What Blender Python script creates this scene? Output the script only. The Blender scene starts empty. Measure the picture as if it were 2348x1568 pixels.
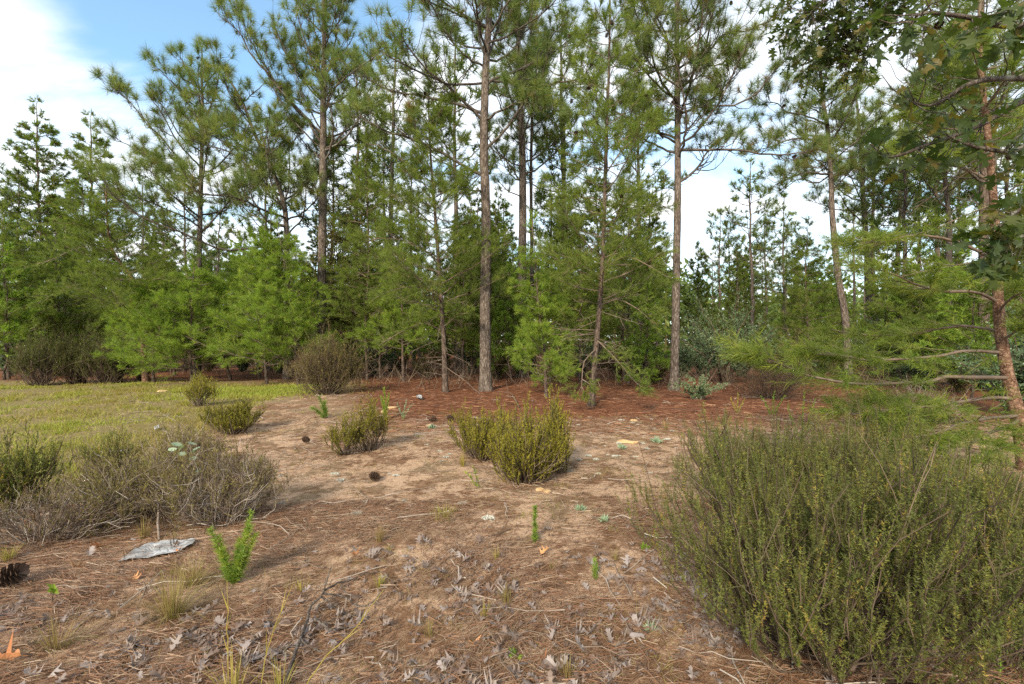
import bpy, bmesh, math
import numpy as np

rng = np.random.default_rng(11)
R = math.radians
scene = bpy.context.scene
COL = scene.collection

# ------------------------------------------------------------------ camera
F, U0, V0, CH = 1075.0, 1173.5, 784.0, 1.5      # focal length and centre measured on a 2347 px wide print; eye height
cam = bpy.data.cameras.new('camera')
cam.sensor_width = 36.0
cam.lens = 36.0 * F / 2347.0
cam.clip_start = 0.05
cam.clip_end = 2000.0
cam_o = bpy.data.objects.new('camera', cam)
cam_o.location = (0, 0, CH)
cam_o.rotation_euler = (R(90), 0, 0)
COL.objects.link(cam_o)
scene.camera = cam_o

# ------------------------------------------------------------------ sky, sun, exposure
SUN_EL, SUN_AZ = R(29), R(200)          # azimuth clockwise from +Y: behind the camera, to the left
world = bpy.data.worlds.new('World')
scene.world = world
world.use_nodes = True
nt = world.node_tree
nt.nodes.clear()


def wn(kind, **kw):
    n = nt.nodes.new(kind)
    for k, v in kw.items():
        setattr(n, k, v)
    return n


def wmath(op, a, b=None, c=None):
    n = wn('ShaderNodeMath', operation=op)
    for i, x in enumerate((a, b, c)):
        if x is None:
            continue
        if isinstance(x, (int, float)):
            n.inputs[i].default_value = x
        else:
            nt.links.new(x, n.inputs[i])
    return n.outputs[0]


w_out = wn('ShaderNodeOutputWorld')
w_sky = wn('ShaderNodeTexSky', sky_type='NISHITA')
w_sky.sun_disc = False
w_sky.sun_elevation = SUN_EL
w_sky.sun_rotation = SUN_AZ
w_sky.air_density = 1.15
w_sky.dust_density = 0.6
w_sky.ozone_density = 1.0
w_bg = wn('ShaderNodeBackground')
w_bg.inputs['Strength'].default_value = 0.105
w_tint = wn('ShaderNodeMix', data_type='RGBA', blend_type='MULTIPLY')
w_tint.inputs[0].default_value = 1.0
w_tint.inputs[7].default_value = (0.72, 1.0, 1.06, 1)
nt.links.new(w_sky.outputs[0], w_tint.inputs[6])
nt.links.new(w_tint.outputs[2], w_bg.inputs['Color'])
w_cl = wn('ShaderNodeBackground')
w_cl.inputs['Color'].default_value = (0.97, 0.985, 1.0, 1)
w_cl.inputs['Strength'].default_value = 0.55
w_tc = wn('ShaderNodeTexCoord')
w_sep = wn('ShaderNodeSeparateXYZ')
nt.links.new(w_tc.outputs['Generated'], w_sep.inputs[0])
zc = wmath('ADD', wmath('MAXIMUM', w_sep.outputs[2], 0.0), 0.22)
px = wmath('DIVIDE', w_sep.outputs[0], zc)
py = wmath('DIVIDE', w_sep.outputs[1], zc)
w_comb = wn('ShaderNodeCombineXYZ')
nt.links.new(px, w_comb.inputs[0])
nt.links.new(py, w_comb.inputs[1])
w_map = wn('ShaderNodeMapping')
w_map.inputs['Rotation'].default_value = (0, 0, R(-35))
w_map.inputs['Scale'].default_value = (0.75, 1.9, 1)
w_map.inputs['Location'].default_value = (3.1, 1.7, 0)
nt.links.new(w_comb.outputs[0], w_map.inputs[0])
w_no = wn('ShaderNodeTexNoise')
w_no.inputs['Scale'].default_value = 1.7
w_no.inputs['Detail'].default_value = 9.0
w_no.inputs['Roughness'].default_value = 0.58
w_no.inputs['Distortion'].default_value = 0.35
nt.links.new(w_map.outputs[0], w_no.inputs['Vector'])
w_dot = wn('ShaderNodeVectorMath', operation='DOT_PRODUCT')
b = np.array([-0.44, 0.74, 0.66]); b /= np.linalg.norm(b)
w_dot.inputs[1].default_value = tuple(b)
nt.links.new(w_tc.outputs['Generated'], w_dot.inputs[0])
w_gap = wn('ShaderNodeMapRange', interpolation_type='SMOOTHSTEP')
w_gap.inputs['From Min'].default_value = 0.945
w_gap.inputs['From Max'].default_value = 0.992
w_gap.inputs['To Max'].default_value = 0.52
nt.links.new(w_dot.outputs['Value'], w_gap.inputs['Value'])
cov = wmath('SUBTRACT', wmath('ADD', w_no.outputs['Fac'], 0.17), w_gap.outputs[0])
w_mask = wn('ShaderNodeMapRange', interpolation_type='SMOOTHSTEP')
w_mask.inputs['From Min'].default_value = 0.34
w_mask.inputs['From Max'].default_value = 0.86
nt.links.new(cov, w_mask.inputs['Value'])
w_mask.inputs['To Min'].default_value = 0.08      # thin veil everywhere
w_mix = wn('ShaderNodeMixShader')
nt.links.new(w_mask.outputs[0], w_mix.inputs[0])
nt.links.new(w_bg.outputs[0], w_mix.inputs[1])
nt.links.new(w_cl.outputs[0], w_mix.inputs[2])
nt.links.new(w_mix.outputs[0], w_out.inputs['Surface'])

sun = bpy.data.lights.new('sun', 'SUN')
sun.energy = 2.4
sun.angle = R(9)
sun.color = (1.0, 0.88, 0.69)
sun_o = bpy.data.objects.new('sun', sun)
sun_o.rotation_euler = (R(90) - SUN_EL, 0, math.pi - SUN_AZ)
sun_o.location = (-5, -10, 30)
COL.objects.link(sun_o)

scene.view_settings.view_transform = 'Standard'
scene.view_settings.look = 'None'
scene.view_settings.exposure = 1.5
scene.view_settings.gamma = 1.0
scene.view_settings.use_curve_mapping = False
scene.render.engine = 'CYCLES'
cy = scene.cycles
cy.max_bounces = 8
cy.diffuse_bounces = 4
cy.glossy_bounces = 2
cy.transmission_bounces = 4
cy.transparent_max_bounces = 8
cy.use_denoising = False
cy.use_adaptive_sampling = True
cy.adaptive_threshold = 0.008
scene.render.film_transparent = False


# ------------------------------------------------------------------ helpers
def W(u, v, d):
    """a point seen at (u, v) on the print, d metres in front of the camera"""
    return np.array([(u - U0) / F * d, d, CH + (V0 - v) / F * d])


def gz(x, y):
    """height of the ground"""
    x = np.asarray(x, float); y = np.asarray(y, float)
    return (0.022 * np.sin(0.9 * x + 0.4 * y) + 0.018 * np.sin(1.7 * y - 0.8 * x + 1.3)
            + 0.010 * np.sin(3.7 * x + 1.1) * np.sin(3.1 * y + 0.5) + 0.006 * np.sin(8.1 * x + 2.0 * y) * np.sin(7.3 * y - x))


def G(u, v):
    d = CH * F / (v - V0)
    x = (u - U0) / F * d
    return np.array([x, d, float(gz(x, d))])


def unit(a):
    a = np.asarray(a, float)
    return a / np.maximum(np.linalg.norm(a, axis=-1, keepdims=True), 1e-9)


class MB:
    """collects tubes, blades and polygons; build() links them as one mesh object"""
    def __init__(s):
        s.v, s.f, s.n, s.t = [], [], 0, []

    def add(s, verts, faces, tint):
        verts = np.asarray(verts, np.float32).reshape(-1, 3)
        s.f.append(np.asarray(faces, np.int64) + s.n)
        s.v.append(verts)
        s.t.append(np.broadcast_to(np.asarray(tint, np.float32), (len(verts),)).copy())
        s.n += len(verts)

    def tube(s, pts, rad, sides=6, tint=0.5, cap=False, rough=0.0):
        pts = np.asarray(pts, float)
        n = len(pts)
        rad = np.broadcast_to(np.asarray(rad, float), (n,))
        T = unit(np.gradient(pts, axis=0))
        ref = np.array([0.31, 0.95, 0.12]) if abs(np.mean(T[:, 1])) < 0.8 else np.array([1.0, 0.1, 0.2])
        A = unit(np.cross(T, ref)); B = np.cross(T, A)
        ph = np.arange(sides) * 2 * math.pi / sides
        rr = rad[:, None] * (1 + rough * (rng.random((n, sides)) - 0.5)) if rough else np.repeat(rad[:, None], sides, 1)
        V = pts[:, None, :] + rr[:, :, None] * (np.cos(ph)[None, :, None] * A[:, None, :] + np.sin(ph)[None, :, None] * B[:, None, :])
        i = np.arange(n - 1)[:, None] * sides; j = np.arange(sides)[None, :]; k = (j + 1) % sides
        q = np.stack([i + j, i + k, i + sides + k, i + sides + j], -1).reshape(-1, 4)
        s.add(V.reshape(-1, 3), q, tint)

    def blades(s, P, D, L, wd, tint, droop=0.0, S=None):
        """one tapering triangle per needle"""
        N = len(P)
        if N == 0:
            return
        D = unit(D)
        if S is None:
            S = unit(np.cross(D, rng.normal(size=(N, 3))))
        S = S * (np.broadcast_to(wd, (N,)) / 2)[:, None]
        L = np.broadcast_to(L, (N,))
        tip = P + D * L[:, None]
        tip[:, 2] -= droop * L
        V = np.stack([P - S, P + S, tip], 1).reshape(-1, 3)
        s.add(V, np.arange(3 * N).reshape(-1, 3), np.repeat(np.broadcast_to(tint, (N,)), 3))

    def leaves(s, P, D, L, wd, tint, fold=0.25):
        """pointed oval leaf: a folded kite of two triangles"""
        N = len(P)
        if N == 0:
            return
        D = unit(D); S = unit(np.cross(D, rng.normal(size=(N, 3)))); U = np.cross(S, D)
        L = np.broadcast_to(L, (N,))[:, None]; wd = np.broadcast_to(wd, (N,))[:, None]
        m = P + D * L * 0.45
        a = m + S * wd / 2 + U * wd * fold; c = m - S * wd / 2 + U * wd * fold
        V = np.stack([P, a, P + D * L, c], 1).reshape(-1, 3)
        k = np.arange(N)[:, None] * 4
        f = np.concatenate([k + np.array([[0, 1, 2]]), k + np.array([[0, 2, 3]])], 0)
        s.add(V, f, np.repeat(np.broadcast_to(tint, (N,)), 4))

    def mesh(s, name, mat, smooth=False):
        me = bpy.data.meshes.new(name)
        if s.n:
            V = np.concatenate(s.v)
            loops = np.concatenate([f.ravel() for f in s.f])
            tot = np.concatenate([np.full(len(f), f.shape[1]) for f in s.f])
            me.vertices.add(len(V)); me.vertices.foreach_set('co', V.ravel())
            me.loops.add(len(loops)); me.loops.foreach_set('vertex_index', loops.astype(np.int32))
            me.polygons.add(len(tot))
            me.polygons.foreach_set('loop_start', (np.cumsum(tot) - tot).astype(np.int32))
            me.polygons.foreach_set('loop_total', tot.astype(np.int32))
            me.polygons.foreach_set('use_smooth', np.full(len(tot), smooth))
            at = me.attributes.new('tint', 'FLOAT', 'POINT')
            at.data.foreach_set('value', np.concatenate(s.t))
            me.update(calc_edges=True)
        me.materials.append(mat)
        return me

    def build(s, name, mat, parent=None, smooth=False):
        o = bpy.data.objects.new(name, s.mesh(name, mat, smooth))
        COL.objects.link(o)
        if parent is not None:
            o.parent = parent
        return o


def tag(o, label=None, cat=None, group=None, kind=None):
    if label: o['label'] = label
    if cat: o['category'] = cat
    if group: o['group'] = group
    if kind: o['kind'] = kind
    return o


def empty(name, loc, label, cat, group=None):
    o = bpy.data.objects.new(name, None)
    o.location = tuple(float(a) for a in loc)
    o.empty_display_size = 0.2
    COL.objects.link(o)
    return tag(o, label, cat, group)


def copy_tree(root, loc, rz, sc=1.0, label=None):
    c = root.copy(); COL.objects.link(c)
    c.location = tuple(float(a) for a in loc); c.rotation_euler = (0, 0, rz); c.scale = (sc, sc, sc)
    if label: c['label'] = label
    for ch in root.children:
        d = ch.copy(); COL.objects.link(d); d.parent = c
        for g in ch.children:
            e = g.copy(); COL.objects.link(e); e.parent = d
    return c


def spline(pts, n):
    """smooth curve through the points"""
    pts = np.asarray(pts, float)
    if len(pts) < 3:
        t = np.linspace(0, 1, n)[:, None]
        return pts[0] * (1 - t) + pts[-1] * t
    P = np.vstack([2 * pts[0] - pts[1], pts, 2 * pts[-1] - pts[-2]])
    seg = len(pts) - 1
    t = np.linspace(0, seg - 1e-6, n); i = t.astype(int); f = (t - i)[:, None]
    p0, p1, p2, p3 = P[i], P[i + 1], P[i + 2], P[i + 3]
    return 0.5 * (2 * p1 + (p2 - p0) * f + (2 * p0 - 5 * p1 + 4 * p2 - p3) * f ** 2 + (3 * p1 - p0 - 3 * p2 + p3) * f ** 3)


def wiggle(pts, amp, r):
    n = len(pts)
    o = np.cumsum(r.normal(size=(n, 3)), 0) * amp
    o -= np.linspace(0, 1, n)[:, None] * o[-1] * 0.6
    o[0] = 0
    return pts + o


# ------------------------------------------------------------------ materials
def mat_new(name):
    m = bpy.data.materials.new(name); m.use_nodes = True
    n = m.node_tree; n.nodes.clear()
    out = n.nodes.new('ShaderNodeOutputMaterial')
    return m, n, out


def ramp(n, stops, fac):
    r = n.nodes.new('ShaderNodeValToRGB')
    e = r.color_ramp.elements
    while len(e) < len(stops):
        e.new(0.5)
    for k, (p, c) in enumerate(stops):
        e[k].position = p; e[k].color = (*c, 1)
    n.links.new(fac, r.inputs[0])
    return r.outputs[0]


def foliage(name, stops, trans=0.35, rough=0.55, spec=0.25, tcol=(1.1, 1.25, 0.55)):
    m, n, out = mat_new(name)
    at = n.nodes.new('ShaderNodeAttribute'); at.attribute_name = 'tint'
    c = ramp(n, stops, at.outputs['Fac'])
    p = n.nodes.new('ShaderNodeBsdfPrincipled')
    n.links.new(c, p.inputs['Base Color'])
    p.inputs['Roughness'].default_value = rough
    p.inputs['Specular IOR Level'].default_value = spec
    t = n.nodes.new('ShaderNodeBsdfTranslucent')
    mul = n.nodes.new('ShaderNodeMix'); mul.data_type = 'RGBA'; mul.blend_type = 'MULTIPLY'
    mul.inputs[0].default_value = 1.0
    n.links.new(c, mul.inputs[6]); mul.inputs[7].default_value = (*tcol, 1)
    n.links.new(mul.outputs[2], t.inputs[0])
    x = n.nodes.new('ShaderNodeMixShader'); x.inputs[0].default_value = trans
    n.links.new(p.outputs[0], x.inputs[1]); n.links.new(t.outputs[0], x.inputs[2])
    n.links.new(x.outputs[0], out.inputs[0])
    return m


def bark(name, dark, mid, light, scale=22.0, stretch=0.28, lichen=0.0, bump=0.6):
    m, n, out = mat_new(name)
    tc = n.nodes.new('ShaderNodeTexCoord')
    mp = n.nodes.new('ShaderNodeMapping'); mp.inputs['Scale'].default_value = (1, 1, stretch)
    n.links.new(tc.outputs['Object'], mp.inputs[0])
    no = n.nodes.new('ShaderNodeTexNoise'); no.inputs['Scale'].default_value = scale * 0.6
    no.inputs['Detail'].default_value = 6; no.inputs['Roughness'].default_value = 0.65
    n.links.new(mp.outputs[0], no.inputs['Vector'])
    vo = n.nodes.new('ShaderNodeTexVoronoi'); vo.feature = 'DISTANCE_TO_EDGE'; vo.inputs['Scale'].default_value = scale
    mx = n.nodes.new('ShaderNodeMix'); mx.data_type = 'VECTOR'; mx.inputs[0].default_value = 0.12
    n.links.new(mp.outputs[0], mx.inputs[4]); n.links.new(no.outputs['Color'], mx.inputs[5])
    n.links.new(mx.outputs[1], vo.inputs['Vector'])
    mu = n.nodes.new('ShaderNodeMath'); mu.operation = 'MULTIPLY_ADD'
    n.links.new(vo.outputs['Distance'], mu.inputs[0]); mu.inputs[1].default_value = 1.6
    n.links.new(no.outputs['Fac'], mu.inputs[2])
    c = ramp(n, [(0.38, dark), (0.62, mid), (0.95, light)], mu.outputs[0])
    if lichen:
        n2 = n.nodes.new('ShaderNodeTexNoise'); n2.inputs['Scale'].default_value = 5; n2.inputs['Detail'].default_value = 5
        n.links.new(tc.outputs['Object'], n2.inputs['Vector'])
        mr = n.nodes.new('ShaderNodeMapRange'); mr.inputs[1].default_value = 0.56; mr.inputs[2].default_value = 0.66
        mr.inputs[4].default_value = lichen
        n.links.new(n2.outputs['Fac'], mr.inputs[0])
        mm = n.nodes.new('ShaderNodeMix'); mm.data_type = 'RGBA'
        n.links.new(mr.outputs[0], mm.inputs[0]); n.links.new(c, mm.inputs[6]); mm.inputs[7].default_value = (0.30, 0.31, 0.25, 1)
        c = mm.outputs[2]
    p = n.nodes.new('ShaderNodeBsdfPrincipled'); p.inputs['Roughness'].default_value = 0.85
    p.inputs['Specular IOR Level'].default_value = 0.15
    n.links.new(c, p.inputs['Base Color'])
    bp = n.nodes.new('ShaderNodeBump'); bp.inputs['Strength'].default_value = bump; bp.inputs['Distance'].default_value = 0.03
    n.links.new(mu.outputs[0], bp.inputs['Height']); n.links.new(bp.outputs[0], p.inputs['Normal'])
    n.links.new(p.outputs[0], out.inputs[0])
    return m


def plain(name, stops, rough=0.8, spec=0.2, scale=12.0, obj_tint=True):
    """colour varied by the tint attribute and a little noise"""
    m, n, out = mat_new(name)
    at = n.nodes.new('ShaderNodeAttribute'); at.attribute_name = 'tint'
    tc = n.nodes.new('ShaderNodeTexCoord')
    no = n.nodes.new('ShaderNodeTexNoise'); no.inputs['Scale'].default_value = scale; no.inputs['Detail'].default_value = 4
    n.links.new(tc.outputs['Object'], no.inputs['Vector'])
    a = n.nodes.new('ShaderNodeMath'); a.operation = 'MULTIPLY_ADD'
    n.links.new(no.outputs['Fac'], a.inputs[0]); a.inputs[1].default_value = 0.5
    s = n.nodes.new('ShaderNodeMath'); s.operation = 'SUBTRACT'; s.inputs[1].default_value = 0.25
    n.links.new(at.outputs['Fac'], s.inputs[0]); n.links.new(s.outputs[0], a.inputs[2])
    c = ramp(n, stops, a.outputs[0])
    p = n.nodes.new('ShaderNodeBsdfPrincipled'); p.inputs['Roughness'].default_value = rough
    p.inputs['Specular IOR Level'].default_value = spec
    n.links.new(c, p.inputs['Base Color']); n.links.new(p.outputs[0], out.inputs[0])
    return m


M = {}
M['long'] = foliage('long_pine_needles', [(0.0, (0.24, 0.14, 0.05)), (0.08, (0.13, 0.14, 0.045)), (0.45, (0.125, 0.19, 0.062)), (1.0, (0.27, 0.28, 0.07))], 0.45)
M['soft'] = foliage('soft_pine_needles', [(0.0, (0.20, 0.14, 0.05)), (0.08, (0.10, 0.13, 0.03)), (0.5, (0.155, 0.215, 0.04)), (1.0, (0.30, 0.32, 0.05))], 0.45)
M['fresh'] = foliage('bright_pine_needles', [(0.0, (0.13, 0.19, 0.035)), (0.5, (0.22, 0.32, 0.045)), (1.0, (0.38, 0.42, 0.06))], 0.45)
M['far'] = foliage('distant_pine_needles', [(0.0, (0.16, 0.12, 0.05)), (0.12, (0.08, 0.115, 0.042)), (0.6, (0.135, 0.19, 0.055)), (1.0, (0.24, 0.26, 0.06))], 0.42)
M['rosemary'] = foliage('olive_bush_needles', [(0.0, (0.08, 0.065, 0.02)), (0.4, (0.155, 0.145, 0.02)), (1.0, (0.33, 0.28, 0.03))], 0.3)
M['darkbush'] = foliage('dark_bush_needles', [(0.0, (0.085, 0.07, 0.024)), (0.45, (0.10, 0.125, 0.03)), (0.85, (0.20, 0.20, 0.04)), (1.0, (0.32, 0.22, 0.05))], 0.3)
M['brownbush'] = foliage('brown_bush_needles', [(0.0, (0.12, 0.07, 0.035)), (0.5, (0.14, 0.11, 0.04)), (1.0, (0.22, 0.19, 0.05))], 0.25)
M['herb'] = foliage('herb_leaves', [(0.0, (0.13, 0.19, 0.035)), (0.5, (0.20, 0.29, 0.045)), (1.0, (0.32, 0.34, 0.06))], 0.4)
M['silver'] = foliage('silvery_leaves', [(0.0, (0.17, 0.23, 0.15)), (1.0, (0.33, 0.41, 0.28))], 0.25)
M['oakleaf'] = foliage('green_oak_leaf', [(0.0, (0.045, 0.075, 0.026)), (0.7, (0.075, 0.10, 0.026)), (1.0, (0.16, 0.12, 0.026))], 0.5, rough=0.45, spec=0.3)
M['shrubleaf'] = foliage('shrub_leaves', [(0.0, (0.07, 0.105, 0.055)), (0.6, (0.12, 0.18, 0.09)), (1.0, (0.22, 0.27, 0.13))], 0.3, rough=0.35, spec=0.4)
M['brownleaf'] = foliage('olive_brown_leaves', [(0.0, (0.15, 0.095, 0.035)), (0.5, (0.145, 0.15, 0.045)), (1.0, (0.23, 0.21, 0.055))], 0.4)
M['grass'] = foliage('meadow_grass', [(0.0, (0.27, 0.18, 0.075)), (0.5, (0.28, 0.225, 0.055)), (1.0, (0.28, 0.31, 0.05))], 0.35)
M['drygrass'] = foliage('dry_grass', [(0.0, (0.20, 0.12, 0.06)), (0.6, (0.27, 0.20, 0.08)), (1.0, (0.30, 0.28, 0.07))], 0.3)
M['yellowgrass'] = foliage('yellow_grass', [(0.0, (0.22, 0.17, 0.05)), (1.0, (0.40, 0.32, 0.075))], 0.3)
M['straw'] = plain('pine_straw', [(0.0, (0.08, 0.042, 0.026)), (0.45, (0.195, 0.095, 0.050)), (0.75, (0.25, 0.165, 0.105)), (1.0, (0.34, 0.26, 0.19))], 0.6, 0.3)
M['redstraw'] = plain('red_pine_straw', [(0.0, (0.09, 0.042, 0.026)), (0.6, (0.21, 0.09, 0.048)), (1.0, (0.34, 0.19, 0.105))], 0.7, 0.2)
M['bark'] = bark('pine_bark', (0.03, 0.022, 0.018), (0.105, 0.08, 0.064), (0.22, 0.18, 0.152), 20, bump=0.9)
M['barkdark'] = bark('dark_pine_bark', (0.02, 0.014, 0.011), (0.075, 0.052, 0.040), (0.16, 0.12, 0.095), 24)
M['barkred'] = bark('red_flaky_bark', (0.035, 0.017, 0.011), (0.15, 0.08, 0.05), (0.30, 0.19, 0.13), 26, stretch=0.9)
M['limb'] = bark('branch_bark', (0.035, 0.026, 0.021), (0.085, 0.065, 0.052), (0.19, 0.16, 0.135), 40, lichen=0.5)
M['twig'] = plain('grey_twig', [(0.0, (0.06, 0.04, 0.03)), (0.5, (0.15, 0.108, 0.08)), (1.0, (0.38, 0.33, 0.28))])
M['browntwig'] = plain('brown_twig', [(0.0, (0.03, 0.02, 0.014)), (0.5, (0.08, 0.056, 0.04)), (1.0, (0.19, 0.14, 0.10))])
M['blackwood'] = plain('blackened_wood', [(0.0, (0.012, 0.01, 0.009)), (1.0, (0.06, 0.045, 0.038))])
M['leafgrey'] = plain('grey_dead_leaf', [(0.0, (0.09, 0.052, 0.034)), (0.3, (0.145, 0.10, 0.076)), (0.6, (0.19, 0.152, 0.134)), (1.0, (0.30, 0.26, 0.245))], 0.55, 0.35, 30)
M['leaforange'] = plain('orange_dead_leaf', [(0.0, (0.22, 0.075, 0.025)), (0.6, (0.42, 0.17, 0.06)), (1.0, (0.5, 0.27, 0.12))], 0.55, 0.3, 30)
M['cone'] = plain('pine_cone_scales', [(0.0, (0.025, 0.016, 0.012)), (0.6, (0.075, 0.045, 0.03)), (1.0, (0.20, 0.13, 0.09))], 0.7, 0.2, 40)
M['lichen'] = plain('pale_lichen', [(0.0, (0.25, 0.25, 0.21)), (1.0, (0.52, 0.52, 0.46))], 0.9, 0.1, 30)
M['stone'] = plain('tan_stone', [(0.0, (0.36, 0.22, 0.09)), (1.0, (0.62, 0.44, 0.24))], 0.8, 0.2, 20)


def make_plastic():
    m, n, out = mat_new('weathered_plastic')
    tc = n.nodes.new('ShaderNodeTexCoord')
    no = n.nodes.new('ShaderNodeTexNoise'); no.inputs['Scale'].default_value = 9; no.inputs['Detail'].default_value = 6
    n.links.new(tc.outputs['Object'], no.inputs['Vector'])
    c = ramp(n, [(0.3, (0.16, 0.145, 0.13)), (0.5, (0.33, 0.33, 0.33)), (0.72, (0.52, 0.53, 0.55))], no.outputs['Fac'])
    p = n.nodes.new('ShaderNodeBsdfPrincipled'); p.inputs['Roughness'].default_value = 0.28
    n.links.new(c, p.inputs['Base Color'])
    t = n.nodes.new('ShaderNodeBsdfTranslucent'); n.links.new(c, t.inputs[0])
    x = n.nodes.new('ShaderNodeMixShader'); x.inputs[0].default_value = 0.2
    n.links.new(p.outputs[0], x.inputs[1]); n.links.new(t.outputs[0], x.inputs[2]); n.links.new(x.outputs[0], out.inputs[0])
    return m


M['plastic'] = make_plastic()


def make_ground():
    m, n, out = mat_new('forest_ground')
    L = n.links.new
    ge = n.nodes.new('ShaderNodeNewGeometry')
    sp = n.nodes.new('ShaderNodeSeparateXYZ'); L(ge.outputs['Position'], sp.inputs[0])

    def noise(scale, detail=6, rough=0.6, off=0.0):
        mp = n.nodes.new('ShaderNodeMapping'); mp.inputs['Location'].default_value = (off, off * 1.7, 0)
        L(ge.outputs['Position'], mp.inputs[0])
        t = n.nodes.new('ShaderNodeTexNoise'); t.inputs['Scale'].default_value = scale
        t.inputs['Detail'].default_value = detail; t.inputs['Roughness'].default_value = rough
        L(mp.outputs[0], t.inputs['Vector'])
        return t.outputs['Fac']

    def mth(op, a, b=None, c=None):
        k = n.nodes.new('ShaderNodeMath'); k.operation = op
        for i, x in enumerate((a, b, c)):
            if x is None: continue
            if isinstance(x, (int, float)): k.inputs[i].default_value = x
            else: L(x, k.inputs[i])
        return k.outputs[0]

    def sstep(x, a, b):
        k = n.nodes.new('ShaderNodeMapRange'); k.interpolation_type = 'SMOOTHSTEP'
        k.inputs[1].default_value = a; k.inputs[2].default_value = b
        L(x, k.inputs[0])
        return k.outputs[0]

    def mix(f, a, b):
        k = n.nodes.new('ShaderNodeMix'); k.data_type = 'RGBA'
        L(f, k.inputs[0])
        for i, x in ((6, a), (7, b)):
            if isinstance(x, tuple): k.inputs[i].default_value = (*x, 1)
            else: L(x, k.inputs[i])
        return k.outputs[2]

    X, Y = sp.outputs[0], sp.outputs[1]
    big, med, fine, grit = noise(0.7, 5), noise(2.6, 6, 0.65, 3.0), noise(14, 6, 0.7, 7.0), noise(70, 4, 0.7, 1.0)
    litter = ramp(n, [(0.25, (0.08, 0.042, 0.024)), (0.5, (0.20, 0.115, 0.065)), (0.72, (0.30, 0.20, 0.13))], fine)
    sand = ramp(n, [(0.25, (0.29, 0.175, 0.105)), (0.55, (0.47, 0.32, 0.21)), (0.8, (0.59, 0.45, 0.335))], grit)
    red = ramp(n, [(0.25, (0.07, 0.035, 0.023)), (0.5, (0.165, 0.066, 0.034)), (0.75, (0.25, 0.125, 0.068))], fine)
    green = ramp(n, [(0.25, (0.14, 0.095, 0.055)), (0.5, (0.20, 0.155, 0.07)), (0.75, (0.27, 0.225, 0.10))], fine)
    pale = ramp(n, [(0.3, (0.21, 0.15, 0.085)), (0.7, (0.34, 0.27, 0.17))], fine)
    # open sand between the litter, most of it along the middle strip
    strip = mth('MULTIPLY', sstep(Y, 1.0, 3.4), mth('SUBTRACT', 1.0, sstep(Y, 8.5, 10.5)))
    sandm = sstep(mth('ADD', mth('ADD', mth('MULTIPLY', med, 0.75), mth('MULTIPLY', fine, 0.35)), mth('MULTIPLY', strip, 0.06)), 0.565, 0.66)
    dry = sstep(big, 0.45, 0.6)
    c = mix(mth('MULTIPLY', dry, 0.55), litter, pale)
    c = mix(sandm, c, sand)
    # red needle carpet under the pines
    lim = mth('ADD', mth('ADD', X, 2.9), mth('MULTIPLY', mth('SUBTRACT', Y, 9.0), 0.36))
    redm = mth('MULTIPLY', sstep(mth('ADD', Y, mth('MULTIPLY', mth('SUBTRACT', big, 0.5), 5.0)), 7.4, 9.6), sstep(mth('ADD', lim, mth('MULTIPLY', mth('SUBTRACT', med, 0.5), 3.0)), -0.4, 0.8))
    redm = mth('MAXIMUM', redm, sstep(mth('ADD', Y, mth('MULTIPLY', mth('SUBTRACT', big, 0.5), 6.0)), 17.0, 20.0))
    rs = mth('SUBTRACT', 1.0, mth('MULTIPLY', sstep(mth('ADD', mth('MULTIPLY', med, 0.7), mth('MULTIPLY', fine, 0.4)), 0.68, 0.75), 0.7))
    c = mix(mth('MULTIPLY', redm, rs), c, red)
    # meadow on the left
    gl = mth('MULTIPLY', mth('ADD', mth('ADD', X, 2.0), mth('MULTIPLY', Y, 0.33)), -1.0)
    gm = mth('MULTIPLY', sstep(mth('ADD', gl, mth('MULTIPLY', mth('SUBTRACT', med, 0.5), 2.6)), 0.0, 1.2), mth('SUBTRACT', 1.0, sstep(Y, 16.0, 19.0)))
    gm = mth('MULTIPLY', gm, sstep(Y, 3.8, 5.0))
    gsand = mth('SUBTRACT', 1.0, mth('MULTIPLY', sstep(mth('ADD', mth('MULTIPLY', fine, .5), mth('MULTIPLY', med, .5)), 0.52, 0.62), 0.7))
    c = mix(mth('MULTIPLY', gm, gsand), c, green)
    p = n.nodes.new('ShaderNodeBsdfPrincipled'); p.inputs['Roughness'].default_value = 0.95
    p.inputs['Specular IOR Level'].default_value = 0.1
    L(c, p.inputs['Base Color'])
    h = mth('ADD', mth('MULTIPLY', fine, 0.7), mth('MULTIPLY', grit, 0.4))
    bp = n.nodes.new('ShaderNodeBump'); bp.inputs['Strength'].default_value = 0.8; bp.inputs['Distance'].default_value = 0.04
    L(h, bp.inputs['Height']); L(bp.outputs[0], p.inputs['Normal'])
    L(p.outputs[0], out.inputs[0])
    return m


# ------------------------------------------------------------------ ground: one sheet, fine near the camera
def build_ground():
    ys = np.concatenate([np.linspace(-40, -2, 12), np.arange(-1.5, 9, 0.12), np.arange(9, 24, 0.35), np.geomspace(24, 900, 26)])
    xs = np.concatenate([-np.geomspace(900, 9, 24), np.arange(-8.8, 8.9, 0.16), np.geomspace(9, 900, 24)])
    X, Y = np.meshgrid(xs, ys)
    Z = gz(X, Y) * np.clip((60 - np.abs(Y)) / 30, 0, 1)
    nx, ny = len(xs), len(ys)
    i = np.arange(ny - 1)[:, None] * nx + np.arange(nx - 1)[None, :]
    q = np.stack([i, i + 1, i + nx + 1, i + nx], -1).reshape(-1, 4)
    mb = MB(); mb.add(np.stack([X, Y, Z], -1).reshape(-1, 3), q, 0.5)
    tag(mb.build('ground', make_ground(), smooth=True), 'sandy forest floor covered in pine litter, grassy on the left', None, None, 'structure')


build_ground()


# ------------------------------------------------------------------ pine builders
UP = np.array([0, 0, 1.0])


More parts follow.
